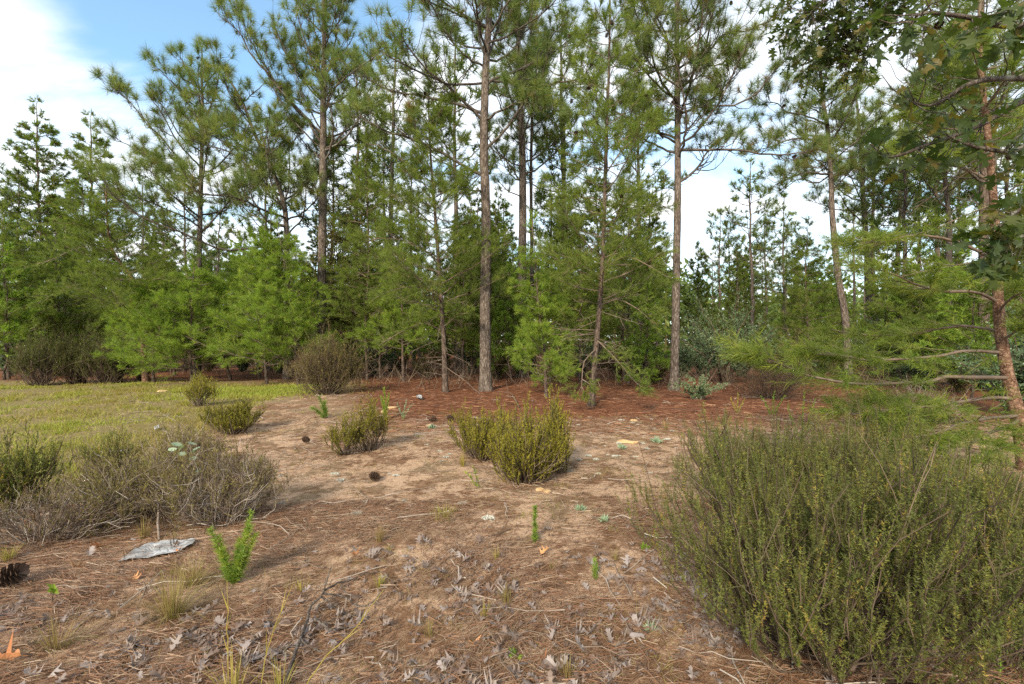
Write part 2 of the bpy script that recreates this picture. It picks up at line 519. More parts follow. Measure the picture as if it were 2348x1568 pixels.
def tufts(mb, P, D, n, L, w, spread, r, base=0.5, var=0.3, droop=0.06):
    """brushes of long needles at the points P, growing along D"""
    T = len(P)
    if T == 0: return
    P = np.repeat(np.asarray(P), n, 0); D = unit(np.repeat(np.asarray(D), n, 0))
    N = T * n
    e1 = unit(np.cross(D, np.array([0.3, 0.2, 0.93]))); e2 = np.cross(D, e1)
    a = np.radians(r.uniform(8, spread, N)); ph = r.uniform(0, 2 * math.pi, N)
    dd = np.cos(a)[:, None] * D + np.sin(a)[:, None] * (np.cos(ph)[:, None] * e1 + np.sin(ph)[:, None] * e2)
    Ls = L * r.uniform(0.75, 1.12, N)
    t = np.repeat(base + var * r.normal(size=T) * 0.6, n) + var * 0.45 * r.normal(size=N)
    t[r.random(N) < 0.03] = 0.0
    mb.blades(P - D * (r.random(N) * 0.5 * L)[:, None], dd, Ls, w, np.clip(t, 0, 1), droop)


def sprigs(mb, B, D, L, n, nl, nw, r, ang=(25, 65), base=0.5, var=0.3, t0=0.05, droop=0.0):
    """straight twigs clothed with short needles"""
    S = len(B)
    if S == 0: return
    B = np.repeat(np.asarray(B), n, 0); D = unit(np.repeat(np.asarray(D), n, 0)); Ls = np.repeat(np.broadcast_to(L, (S,)), n)
    N = S * n
    e1 = unit(np.cross(D, np.array([0.3, 0.2, 0.93]))); e2 = np.cross(D, e1)
    a = np.radians(r.uniform(*ang, N)); ph = r.uniform(0, 2 * math.pi, N)
    dd = np.cos(a)[:, None] * D + np.sin(a)[:, None] * (np.cos(ph)[:, None] * e1 + np.sin(ph)[:, None] * e2)
    P = B + D * (Ls * r.uniform(t0, 1.0, N))[:, None]
    t = np.repeat(base + var * r.normal(size=S) * 0.6, n) + var * 0.4 * r.normal(size=N)
    mb.blades(P, dd, nl * r.uniform(0.7, 1.15, N), nw, np.clip(t, 0, 1), droop)


def long_limb(wood, leaf, pts, r0, r, tuft_n=72, nl=0.35, nw=0.0095, dens=1.3, base=0.5):
    """a limb of the long needled pine: crooked side shoots with up-turned ends and brushes of needles"""
    pts = np.asarray(pts, float)
    Ln = np.sum(np.linalg.norm(np.diff(pts, axis=0), axis=1))
    n = max(8, int(Ln / 0.22))
    ax = wiggle(spline(pts, n), 0.035 * Ln / n * 3, r)
    rad = np.linspace(r0, 0.012, n)
    wood.tube(ax, rad, 6, 0.5)
    P, D = [ax[-1]], [unit(ax[-1] - ax[-2]) + 0.35 * UP]
    T = unit(np.gradient(ax, axis=0))
    m = int(Ln * 3.0 * dens) + 2
    for t in np.sort(r.uniform(0.25, 0.97, m)):
        k = int(t * (n - 1)); p = ax[k]; tg = T[k]
        side = unit(np.cross(tg, UP)) * (1 if r.random() < 0.5 else -1)
        d = unit(tg * r.uniform(0.4, 0.9) + side * r.uniform(0.3, 1.0) + UP * r.uniform(-0.25, 0.5))
        l = Ln * r.uniform(0.12, 0.30) * (1.25 - 0.75 * t) + 0.18
        k2 = 6; s = np.linspace(0, 1, k2)[:, None]
        br = p + d * l * s + UP * (l * r.uniform(0.1, 0.55) * s ** 2.4) - UP * (l * 0.12 * np.sin(s * math.pi))
        br = wiggle(br, 0.02 * l * 2, r)
        wood.tube(br, np.linspace(max(0.009, rad[k] * 0.5), 0.006, k2), 4, 0.5)
        dt = unit(br[-1] - br[-2])
        P.append(br[-1]); D.append(dt + 0.3 * UP)
        for q in range(int(r.integers(0, 3 if l > 0.5 else 2))):
            kk = int(r.integers(2, 5)); d2 = unit(dt + r.normal(size=3) * 0.55 + 0.45 * UP)
            l2 = l * r.uniform(0.25, 0.5) + 0.08; ss = np.linspace(0, 1, 4)[:, None]
            b2 = br[kk] + d2 * l2 * ss + UP * (0.3 * l2 * ss ** 2)
            wood.tube(b2, np.linspace(0.008, 0.005, 4), 3, 0.5)
            P.append(b2[-1]); D.append(unit(b2[-1] - b2[-2]) + 0.2 * UP)
    tufts(leaf, np.array(P), np.array(D), tuft_n, nl, nw, 98, r, base, 0.34)


def soft_limb(wood, leaf, pts, r0, r, nl=0.09, nw=0.007, nn=24, base=0.5, bare=0.2, dens=1.0, flat=0.4, sub=0.3, up=0.22):
    """a limb of the short needled pine: fine sprays of soft needles"""
    pts = np.asarray(pts, float)
    Ln = np.sum(np.linalg.norm(np.diff(pts, axis=0), axis=1))
    n = max(7, int(Ln / 0.2))
    ax = wiggle(spline(pts, n), 0.02 * Ln / n * 3, r)
    wood.tube(ax, np.linspace(r0, 0.005, n), 5, 0.5)
    T = unit(np.gradient(ax, axis=0))
    if bare >= 1.0:
        m = int(Ln * 4) + 2
        for t in r.uniform(0.2, 0.95, m):
            k = int(t * (n - 1)); d = unit(T[k] + r.normal(size=3) * 0.7)
            l = Ln * r.uniform(0.1, 0.35); s_ = np.linspace(0, 1, 4)[:, None]
            wood.tube(wiggle(ax[k] + d * l * s_, 0.02 * l, r), np.linspace(0.006, 0.003, 4), 3, 0.6)
        return
    m = int(Ln * 11 * dens) + 3
    t = np.sort(r.uniform(bare, 1.0, m)); k = (t * (n - 1)).astype(int)
    side = unit(np.cross(T[k], UP)) * np.where(r.random(m) < 0.5, 1, -1)[:, None]
    d = unit(T[k] * r.uniform(0.5, 1.0, (m, 1)) + side * r.uniform(0.3, 0.9, (m, 1)) + UP * r.normal(up, flat, (m, 1)))
    l = (Ln * sub * (1.15 - 0.75 * t) * r.uniform(0.5, 1.1, m)) + 0.12
    P = ax[k]
    wood.blades(P, d, l, 0.010, np.clip(r.normal(0.45, 0.15, m), 0, 1))
    B, D, LL = [P + d * (l * 0.3)[:, None]], [d], [l * 0.8]
    c = 5
    tt = r.uniform(0.3, 0.95, (m, c))
    bb = P[:, None, :] + d[:, None, :] * (l[:, None] * tt)[..., None]
    d2 = unit(d[:, None, :] + r.normal(size=(m, c, 3)) * 0.5 * (1, 1, .4 + flat) + (up + .03) * UP)
    l2 = l[:, None] * r.uniform(0.2, 0.5, (m, c)) + 0.06
    wood.blades(bb.reshape(-1, 3), d2.reshape(-1, 3), l2.ravel(), 0.006, 0.5)
    B.append(bb.reshape(-1, 3)); D.append(d2.reshape(-1, 3)); LL.append(l2.ravel())
    sprigs(leaf, np.vstack(B), np.vstack(D), np.concatenate(LL), nn, nl, nw, r, (15, 60), base, 0.3, droop=0.08)


class Trunk:
    def __init__(s, uv, depth, r0, r1, lean=None):
        p = [W(u, v, depth) for u, v in uv]
        if lean:
            for q, a in zip(p, np.linspace(0, lean, len(p))): q[1] += a
        p[0][2] = float(gz(p[0][0], p[0][1])) - 0.08
        n = max(14, int((p[-1][2] - p[0][2]) / 0.25))
        s.c = spline(p, n)
        z = np.linspace(0, 1, n)
        s.r = r0 + (r1 - r0) * z ** 0.85
        s.r[:4] *= np.array([1.45, 1.18, 1.08, 1.03])
        s.base = p[0] + np.array([0, 0, 0.08])

    def at(s, z):
        z = np.clip(z, s.c[0, 2], s.c[-1, 2])
        return np.array([np.interp(z, s.c[:, 2], s.c[:, i]) for i in (0, 1, 2)]), float(np.interp(z, s.c[:, 2], s.r))

    def zat(s, v, d):
        return CH + (V0 - v) / F * d


def add_child(mb, name, mat, root, parent, smooth=False):
    """link a mesh made in world coordinates under a thing whose origin stands at its base"""
    off = np.array(root.location)
    mb.v = [a - off.astype(np.float32) for a in mb.v]
    return mb.build(name, mat, parent, smooth)


CONE_MESH = {}


def cone_mesh(size=0.045):
    """pine cone of separate spread scales"""
    if size in CONE_MESH: return CONE_MESH[size]
    mb = MB(); r = np.random.default_rng(5)
    s = np.linspace(0, 1, 6)
    mb.tube(np.stack([0 * s, 0 * s, s * size * 2.4], 1), size * 0.30 * (1 - s * 0.75), 6, 0.2)
    N = 64; k = np.arange(N); z = k / N; ph = k * 2.39996
    rad = size * (0.28 + 1.0 * np.sin(np.pi * (0.12 + 0.80 * z)) ** 0.8)
    for i in range(N):
        d = np.array([math.cos(ph[i]), math.sin(ph[i]), 0]); t = np.array([-d[1], d[0], 0])
        p0 = UP * z[i] * size * 2.3 + d * size * 0.2
        p1 = p0 + d * rad[i] * 0.75 + UP * size * (0.25 + 0.3 * z[i])
        w = size * 0.30
        V = [p0 - t * w * 0.4, p0 + t * w * 0.4, p1 + t * w, p1 - t * w, p1 + UP * size * 0.12 + d * size * 0.06]
        mb.add(V, np.array([[0, 1, 2], [0, 2, 3], [3, 2, 4]]), 0.3 + 0.5 * r.random())
    CONE_MESH[size] = mb.mesh('pine_cone', M['cone'])
    return CONE_MESH[size]


def add_cone(parent, loc, rot, size=0.045, name='pine_cone'):
    o = bpy.data.objects.new(name, cone_mesh(size)); COL.objects.link(o)
    if parent is not None:
        o.parent = parent
    o.location = tuple(float(a) for a in loc); o.rotation_euler = rot
    return o


def arc_limb(p, az, el, L, curl, sag=0.0):
    """points of a limb leaving p towards azimuth az, rising el degrees, turning up by curl at its end"""
    s = np.linspace(0, 1, 6)
    h = np.array([math.sin(az), math.cos(az), 0])
    e = R(el)
    return p + np.outer(s * L * math.cos(e), h) + np.outer(L * (s * math.sin(e) + curl * s ** 2.2 - sag * np.sin(math.pi * s)), UP)


PROTO = {'long': [], 'soft': [], 'bare': []}


def make_protos():
    """limbs growing along +Y, shared by every tree that carries limbs of their kind"""
    r = np.random.default_rng(77)
    def path(L, curl):
        q = np.linspace(0, 1, 6)
        return np.stack([r.normal() * .12 * L * q ** 2, q * L, L * curl * q ** 2.2], 1)
    for L in (1.3, 2.0, 2.9, 3.8):
        for _ in range(2):
            wo, le = MB(), MB()
            long_limb(wo, le, path(L, r.uniform(.1, .3)), 0.012 + .009 * L, r, 72, .35, .0095, 1.3, .5)
            PROTO['long'].append((L, wo.mesh('branch', M['limb'], True), le.mesh('needles', M['long'])))
    for L in (0.6, 1.1, 1.7, 2.4):
        for _ in range(3):
            wo, le = MB(), MB()
            soft_limb(wo, le, path(L, r.uniform(.03, .18)), 0.007 + .006 * L, r, nl=.115, nw=.0055, nn=25, dens=1.1 if L < 1 else (.82 if L < 2 else .68), base=.5)
            PROTO['soft'].append((L, wo.mesh('branch', M['twig'], True), le.mesh('needles', M['soft'])))
    for _ in range(4):
        wo, le = MB(), MB()
        soft_limb(wo, le, path(1.3, r.uniform(-.15, .15)), 0.011, r, bare=1.0)
        PROTO['bare'].append((1.3, wo.mesh('dead_branch', M['twig'], True), None))


make_protos()
from mathutils import Matrix, Euler


def proto_limb(kind, root, p, az, el, L, r, needle_m):
    ps = PROTO[kind]
    ds = np.array([abs(math.log(L / q[0])) for q in ps]); ok = np.flatnonzero(ds <= ds.min() + 0.02)
    L0, wm, nm = ps[int(ok[int(r.integers(0, len(ok)))])]
    sc = L / L0
    o = bpy.data.objects.new('branch' if kind != 'bare' else 'dead_branch', wm); COL.objects.link(o); o.parent = root
    m = Matrix.Rotation(-az, 4, 'Z') @ Matrix.Rotation(R(el), 4, 'X') @ Matrix.Rotation(r.normal() * .35, 4, 'Y')
    if r.random() < .5: m = m @ Matrix.Scale(-1, 4, (1, 0, 0))
    o.matrix_local = Matrix.Translation(tuple(float(a) for a in p - np.array(root.location))) @ m @ Matrix.Scale(sc, 4)
    if nm is not None:
        e = bpy.data.objects.new('needles', nm); COL.objects.link(e); e.parent = o
        if needle_m is not None and needle_m != nm.materials[0]:
            e.material_slots[0].link = 'OBJECT'; e.material_slots[0].material = needle_m
    return o


def pine(kind, name, label, cat, trunk, limbs, auto, seed, bark_m, group=None, cones=0, parts=True, needle_m=None, dead=None, **kw):
    """kind long or soft; limbs: image polylines [(u, v, depth), ...]; auto: list of (z0, z1, count, length0, length1, elevation, curl)"""
    r = np.random.default_rng(seed)
    root = empty(name, trunk.base, label, cat, group)
    tm = MB(); tm.tube(trunk.c, trunk.r, 14, 0.5, rough=0.10)
    lm = needle_m or M[kind]
    fn = long_limb if kind == 'long' else soft_limb
    wm = M['limb'] if kind == 'long' else M['twig']
    wood_all, leaf_all = MB(), MB()
    tips = []

    def unique(pp, r0):
        wo, le = (MB(), MB()) if parts else (wood_all, leaf_all)
        fn(wo, le, pp, r0, r, **kw)
        if parts:
            b_ = add_child(wo, 'branch', wm, root, root, True)
            if le.n: add_child(le, 'needles', lm, root, b_)

    for pl in limbs:
        pp = np.array([W(*q) for q in pl])
        p0, tr = trunk.at(pp[0, 2]); pp[0] = p0
        Ln = np.linalg.norm(pp[-1] - pp[0])
        unique(pp, min(tr * 0.5, 0.012 + (0.009 if kind == 'long' else 0.004) * Ln)); tips.append(pp)
    for (z0, z1, cnt, l0, l1, el, curl) in auto:
        az0 = r.uniform(0, 6.28)
        for i in range(cnt):
            t = (i + r.random() * 0.8) / cnt
            p, tr = trunk.at(z0 + (z1 - z0) * t)
            L = (l0 + (l1 - l0) * t) * r.uniform(0.7, 1.15)
            az0 += 2.4 + r.normal() * 0.35
            e_ = el + r.normal() * 9
            pp = arc_limb(p, az0, e_, L, curl); tips.append(pp)
            if parts: proto_limb(kind, root, p, az0, e_, L, r, lm)
            else: unique(pp, min(tr * 0.5, 0.012 + 0.008 * L))
    if dead:
        for i in range(dead[2]):
            p, tr = trunk.at(r.uniform(dead[0], dead[1]))
            proto_limb('bare', root, p, r.uniform(0, 6.28), r.normal() * 15 - 5, dead[3] * r.uniform(.5, 1.2), r, None)
    top = trunk.c[-1]; tg = unit(trunk.c[-1] - trunk.c[-2])
    unique(np.array([top, top + tg * 0.4, top + tg * 0.8]), trunk.r[-1])
    add_child(tm, 'trunk', bark_m, root, root, True)
    if not parts:
        add_child(wood_all, 'branchwork', wm, root, root, True)
        add_child(leaf_all, 'crown', lm, root, root)
    off = np.array(root.location)
    for i in range(cones):
        pp = tips[int(r.integers(0, len(tips)))]
        q = pp[int(r.integers(1, len(pp)))] + r.normal(size=3) * 0.08
        add_cone(root, q - off, (R(180) + r.normal() * 0.5, r.normal() * 0.5, 0), 0.045 if kind == 'long' else 0.035)
    return root


# ------------------------------------------------------------------ the pines along the edge of the clearing
D1 = 14.5
t1 = Trunk([(1113, 893), (1112, 700), (1114, 500), (1109, 330), (1114, 150), (1122, 0), (1117, -230), (1119, -420)], D1, 0.185, 0.07)
pine('long', 'pine_tree', 'tall grey trunked pine in the middle with spreading crooked limbs', 'tree', t1, [
    [(1106, 402, D1), (1040, 365, D1 - .3), (960, 325, D1 - .8), (885, 303, D1 - 1), (835, 275, D1 - 1.2), (812, 240, D1 - 1.3)],
    [(1106, 258, D1), (1040, 234, D1 + .2), (960, 212, D1 + .5), (880, 200, D1 + .9), (830, 165, D1 + 1.2)],
    [(1106, 280, D1), (1065, 235, D1 - .3), (1015, 190, D1 - .7), (950, 160, D1 - 1.2), (890, 130, D1 - 1.6), (860, 95, D1 - 1.8)],
    [(1122, 347, D1), (1150, 300, D1 - .3), (1210, 215, D1 - .8), (1265, 187, D1 - 1.1), (1330, 177, D1 - 1.5), (1358, 148, D1 - 1.6)],
    [(1122, 195, D1), (1165, 170, D1 + .3), (1230, 145, D1 + .8), (1290, 110, D1 + 1.3), (1350, 75, D1 + 1.7)],
    [(1122, 100, D1), (1180, 77, D1 - .5), (1250, 28, D1 - 1.), (1300, -30, D1 - 1.5)],
    [(1108, 66, D1), (1058, 40, D1 - .5), (990, 8, D1 - 1.2), (920, -30, D1 - 2)],
    [(1110, 140, D1), (1095, 70, D1 - .4), (1075, 0, D1 - .9), (1050, -90, D1 - 1.3)],
    [(1108, 190, D1), (1040, 192, D1 - .8), (985, 165, D1 - 1.6), (940, 100, D1 - 2.2), (925, 60, D1 - 2.4)],
    [(1124, 135, D1), (1140, 70, D1 + .5), (1155, 0, D1 + .9), (1165, -80, D1 + 1.3)],
    [(1104, 437, D1), (1065, 433, D1 - .4), (1020, 440, D1 - .8), (985, 455, D1 - 1.1)],
    [(1120, 275, D1), (1170, 240, D1 - 1.), (1220, 235, D1 - 1.9), (1280, 250, D1 - 2.4)],
], [(9.5, 16.5, 26, 3.6, 2.2, 30, 0.25)], 21, M['bark'], cones=4)

D2 = 18.5
t2 = Trunk([(735, 860), (738, 620), (741, 350), (741, 200), (743, 90), (741, -60)], D2, 0.20, 0.06)
pine('long', 'pine_tree', 'tall pine left of centre with a bare straight trunk and an upswept crown', 'tree', t2, [
    [(738, 330, D2), (700, 265, D2 - .5), (640, 195, D2 - .9), (580, 130, D2 - 1.2), (535, 70, D2 - 1.5), (515, 50, D2 - 1.5)],
    [(738, 310, D2), (680, 250, D2 - .2), (620, 165, D2 - .2), (575, 90, D2 - .3), (552, 30, D2 - .3)],
    [(744, 345, D2), (790, 310, D2 - .8), (830, 255, D2 - 1.4), (850, 200, D2 - 1.8)],
    [(744, 270, D2), (762, 210, D2 - .4), (800, 170, D2 - .8), (850, 140, D2 - 1.), (885, 110, D2 - 1.2)],
    [(740, 230, D2), (700, 180, D2 - .5), (650, 110, D2 - 1), (625, 40, D2 - 1.3)],
    [(740, 200, D2), (715, 130, D2 - .4), (690, 50, D2 - .8), (680, -10, D2 - 1)],
    [(744, 190, D2), (765, 120, D2 - .3), (775, 40, D2 - .5), (790, -30, D2 - .7)],
    [(739, 450, D2), (700, 420, D2 - .6), (670, 390, D2 - 1.2), (640, 380, D2 - 1.6)],
    [(743, 355, D2), (770, 330, D2 + .7), (815, 330, D2 + 1.4), (850, 310, D2 + 2)],
], [(8.0, 16.0, 30, 3.3, 2.0, 36, 0.25)], 22, M['bark'], cones=4, base=0.58)

D3 = 19.0
t3 = Trunk([(658, 868), (658, 650), (655, 500), (640, 430), (612, 365), (583, 305), (556, 235), (530, 190)], D3, 0.13, 0.04)
pine('long', 'pine_tree', 'slender pine whose pale upper trunk leans left over the young pines', 'tree', t3, [
    [(650, 470, D3), (610, 440, D3 - .6), (570, 380, D3 - 1.1), (520, 345, D3 - 1.6), (470, 330, D3 - 2), (425, 318, D3 - 2.2)],
    [(656, 560, D3), (600, 560, D3 - .8), (520, 560, D3 - 1.6), (430, 528, D3 - 2.3), (320, 485, D3 - 3), (235, 430, D3 - 3.4), (205, 400, D3 - 3.5)],
    [(655, 520, D3), (620, 505, D3 - .8), (590, 470, D3 - 1.4), (570, 400, D3 - 1.9), (548, 350, D3 - 2.2)],
    [(630, 400, D3), (620, 340, D3 - .3), (640, 300, D3 - .5), (660, 270, D3 - .6)],
    [(650, 470, D3), (660, 400, D3 - .5), (655, 330, D3 - .8), (640, 300, D3 - .9)],
    [(610, 365, D3), (560, 340, D3 + .5), (500, 300, D3 + .9), (440, 270, D3 + 1.3)],
    [(583, 305, D3), (540, 280, D3 - .5), (480, 230, D3 - 1), (430, 205, D3 - 1.3)],
    [(655, 500, D3), (600, 480, D3 - 1.6), (540, 450, D3 - 2.6), (470, 440, D3 - 3.4), (420, 420, D3 - 3.8)],
    [(657, 540, D3), (690, 500, D3 - 1.), (700, 450, D3 - 1.6), (690, 410, D3 - 1.9)],
], [(6.0, 11.4, 20, 3.4, 1.6, 28, 0.3)], 23, M['bark'], cones=3, base=0.62, nl=.40)

D4 = 19.5
t4 = Trunk([(452, 866), (456, 620), (461, 400), (464, 260), (462, 150)], D4, 0.13, 0.04)
pine('long', 'pine_tree', 'pine with the leftmost long limbs reaching out against white cloud', 'tree', t4, [
    [(461, 430, D4), (420, 380, D4 - .4), (370, 320, D4 - .8), (320, 265, D4 - 1.1), (278, 222, D4 - 1.3), (250, 205, D4 - 1.4)],
    [(460, 470, D4), (410, 410, D4 - .3), (350, 365, D4 - .5), (300, 335, D4 - .7), (255, 312, D4 - .8)],
    [(463, 300, D4), (430, 240, D4 - .3), (395, 195, D4 - .5), (365, 160, D4 - .8), (350, 158, D4 - .9)],
    [(463, 260, D4), (440, 200, D4 - .3), (415, 150, D4 - .6), (400, 120, D4 - .8)],
    [(463, 280, D4), (490, 220, D4 - .4), (505, 160, D4 - .6), (508, 125, D4 - .7)],
    [(462, 350, D4), (420, 320, D4 - 1), (375, 250, D4 - 1.6), (352, 225, D4 - 1.8)],
    [(458, 520, D4), (420, 500, D4 - .8), (350, 470, D4 - 1.6), (290, 440, D4 - 2.2), (262, 400, D4 - 2.4)],
    [(459, 500, D4), (400, 450, D4 - 1), (345, 410, D4 - 1.8), (300, 390, D4 - 2.4)],
    [(462, 400, D4), (510, 370, D4 - .6), (550, 320, D4 - 1.2), (575, 270, D4 - 1.5)],
], [(6.0, 12.5, 22, 3.4, 1.5, 28, 0.3)], 24, M['bark'], cones=3, base=0.6, nl=.40)

D5 = 19.5
t5 = Trunk([(1196, 850), (1197, 620), (1198, 400), (1193, 250), (1188, 100), (1190, -120)], D5, 0.205, 0.08)
pine('long', 'pine_tree', 'thick pale pine trunk just right of and behind the middle pine', 'tree', t5, [
    [(1190, 420, D5), (1165, 380, D5 - .5), (1120, 340, D5 - .8), (1095, 310, D5 - 1)],
    [(1195, 455, D5), (1165, 440, D5 - .8), (1140, 410, D5 - 1.2)],
], [(8.0, 17.0, 32, 3.2, 2.2, 32, 0.25)], 25, M['bark'], base=0.5)
t5b = Trunk([(1220, 845), (1219, 600), (1217, 400), (1220, 200), (1216, 0), (1214, -60)], D5 + 1.2, 0.09, 0.04)
pine('long', 'pine_tree', 'thin pine trunk almost touching the thick pale trunk', 'tree', t5b, [], [(9.0, 16.5, 18, 2.4, 1.4, 35, 0.25)], 26, M['bark'])

D6 = 14.5
t6 = Trunk([(1545, 893), (1549, 700), (1553, 450), (1553, 290), (1552, 150), (1550, -120), (1550, -250)], D6, 0.135, 0.05)
pine('long', 'pine_tree', 'straight grey pine beside the leafy shrubs with limbs reaching far right', 'tree', t6, [
    [(1556, 345, D6), (1640, 342, D6 - .4), (1740, 346, D6 - .9), (1820, 350, D6 - 1.4), (1870, 340, D6 - 1.7)],
    [(1556, 262, D6), (1620, 240, D6 - .3), (1680, 240, D6 - .6), (1730, 220, D6 - .8), (1775, 165, D6 - 1), (1800, 135, D6 - 1.1)],
    [(1556, 160, D6), (1610, 135, D6 - .3), (1660, 85, D6 - .6), (1720, 78, D6 - .8), (1770, 50, D6 - 1), (1812, 10, D6 - 1.1)],
    [(1556, 420, D6), (1600, 380, D6 + .5), (1650, 320, D6 + 1), (1700, 300, D6 + 1.3)],
    [(1550, 230, D6), (1500, 200, D6 - .8), (1460, 150, D6 - 1.4), (1430, 110, D6 - 1.8)],
    [(1556, 110, D6), (1600, 60, D6 - .7), (1630, 0, D6 - 1.2), (1660, -60, D6 - 1.6)],
    [(1550, 130, D6), (1515, 70, D6 - .5), (1490, 10, D6 - .9), (1470, -60, D6 - 1.2)],
    [(1556, 210, D6), (1600, 160, D6 + .7), (1650, 150, D6 + 1.4), (1700, 120, D6 + 2)],
    [(1551, 330, D6), (1510, 300, D6 + .6), (1470, 250, D6 + 1.2), (1440, 230, D6 + 1.7)],
], [(7.0, 14.5, 36, 3.3, 2.0, 28, 0.25)], 27, M['bark'], cones=8, base=0.42)

D7 = 17.0
t7 = Trunk([(1946, 850), (1937, 730), (1922, 640), (1908, 500), (1905, 420), (1898, 310), (1887, 235), (1881, 170)], D7, 0.135, 0.05)
pine('long', 'pine_tree', 'pine with a gently curving bare trunk and thin tufted top on the right', 'tree', t7, [
    [(1896, 285, D7), (1850, 268, D7 - .5), (1810, 265, D7 - .9), (1785, 240, D7 - 1.1), (1750, 238, D7 - 1.2)],
    [(1890, 250, D7), (1930, 215, D7 - .4), (1965, 190, D7 - .7), (2003, 178, D7 - 1)],
    [(1902, 340, D7), (1840, 320, D7 - .6), (1790, 325, D7 - 1.2), (1730, 345, D7 - 1.7)],
    [(1905, 400, D7), (1850, 385, D7 - .8), (1800, 400, D7 - 1.5), (1765, 430, D7 - 1.9)],
    [(1905, 440, D7), (1940, 400, D7 - .5), (1965, 380, D7 - .8)],
    [(1890, 230, D7), (1860, 190, D7 - .3), (1830, 165, D7 - .6), (1805, 175, D7 - .8)],
    [(1905, 400, D7), (1870, 420, D7 + .5), (1830, 410, D7 + 1), (1790, 440, D7 + 1.4)],
], [(7.4, 11.3, 20, 2.4, 1.1, 25, 0.3)], 28, M['bark'], cones=2, base=0.4)

D8 = 15.0
t8 = Trunk([(2258, 850), (2254, 620), (2256, 400), (2254, 250), (2250, 100), (2250, -80)], D8, 0.15, 0.06)
pine('long', 'pine_tree', 'dark grey pine trunk directly behind the red barked pine', 'tree', t8, [
    [(2250, 300, D8), (2200, 240, D8 - .5), (2140, 200, D8 - .9), (2085, 165, D8 - 1.2), (2070, 140, D8 - 1.3)],
    [(2250, 220, D8), (2210, 160, D8 - .5), (2160, 110, D8 - 1), (2115, 90, D8 - 1.3)],
], [(6.5, 12.5, 26, 2.8, 2.0, 15, 0.25)], 29, M['barkdark'], base=0.4)
D9 = 22.0
t9 = Trunk([(1995, 840), (1988, 600), (1978, 450), (1972, 330), (1965, 245)], D9, 0.15, 0.05)
pine('long', 'pine_tree', 'grey pine behind the curving trunk, its round tuft of needles on top', 'tree', t9, [
    [(1980, 470, D9), (1960, 430, D9 - .6), (1945, 400, D9 - 1), (1930, 380, D9 - 1.3)],
], [(7.0, 12.3, 26, 2.8, 1.2, 25, 0.25)], 30, M['bark'], base=0.4)

# --- short needled pines
DS1 = 11.0
s1 = Trunk([(1354, 934), (1366, 800), (1379, 640), (1386, 450), (1390, 300), (1396, 150), (1398, -40)], DS1, 0.075, 0.02)
pine('soft', 'sand_pine', 'dark thin trunked pine with dead lower twigs, right of the two olive bushes', 'tree', s1, [
    [(1368, 780, DS1), (1390, 800, DS1 - .3), (1420, 830, DS1 - .6), (1450, 870, DS1 - .9), (1475, 890, DS1 - 1)],
    [(1366, 800, DS1), (1340, 830, DS1 - .5), (1335, 870, DS1 - .8), (1330, 900, DS1 - .9)],
    [(1375, 700, DS1), (1420, 690, DS1 - .4), (1470, 720, DS1 - .8), (1510, 750, DS1 - 1)],
    [(1380, 620, DS1), (1430, 590, DS1 - .4), (1490, 610, DS1 - .8), (1540, 640, DS1 - 1)],
    [(1380, 640, DS1), (1330, 610, DS1 - .5), (1290, 630, DS1 - .9)],
    [(1384, 520, DS1), (1440, 480, DS1 - .3), (1500, 470, DS1 - .5), (1545, 480, DS1 - .7)],
    [(1386, 480, DS1), (1330, 450, DS1 - .4), (1290, 460, DS1 - .6)],
    [(1388, 400, DS1), (1430, 340, DS1 - .2), (1490, 300, DS1 - .4), (1530, 300, DS1 - .5)],
], [(2.4, 9.0, 54, 1.9, 0.9, 20, 0.1)], 41, M['barkdark'], cones=18, dead=(.5, 4.0, 34, 1.0), base=0.42)
r_ = np.random.default_rng(4)

DS2 = 14.0
s2 = Trunk([(1021, 895), (1017, 780), (1008, 640), (1000, 530), (992, 420), (985, 330), (982, 230)], DS2, 0.085, 0.02)
pine('soft', 'sand_pine', 'thin pine with broad soft boughs left of the middle pine', 'tree', s2, [
    [(1012, 700, DS2), (960, 660, DS2 - .4), (900, 665, DS2 - .9), (850, 690, DS2 - 1.2)],
    [(1006, 600, DS2), (950, 560, DS2 - .4), (880, 545, DS2 - .8), (815, 560, DS2 - 1.1)],
    [(1000, 520, DS2), (940, 470, DS2 - .3), (870, 440, DS2 - .6), (815, 430, DS2 - .8)],
    [(995, 450, DS2), (930, 380, DS2 - .3), (870, 340, DS2 - .5), (835, 330, DS2 - .6)],
    [(1016, 760, DS2), (970, 740, DS2 - .5), (920, 760, DS2 - 1), (870, 790, DS2 - 1.3)],
    [(1016, 750, DS2), (1050, 720, DS2 - .4), (1085, 720, DS2 - .8)],
    [(1005, 590, DS2), (1045, 550, DS2 + .4), (1080, 545, DS2 + .8)],
    [(998, 480, DS2), (1040, 440, DS2 - .3), (1075, 450, DS2 - .5)],
    [(990, 400, DS2), (950, 330, DS2 - .3), (900, 290, DS2 - .5), (870, 285, DS2 - .6)],
], [(2.3, 8.6, 66, 2.4, 0.7, 16, 0.12)], 42, M['barkdark'], cones=12, dead=(.5, 3.8, 30, 1.3), base=0.42)

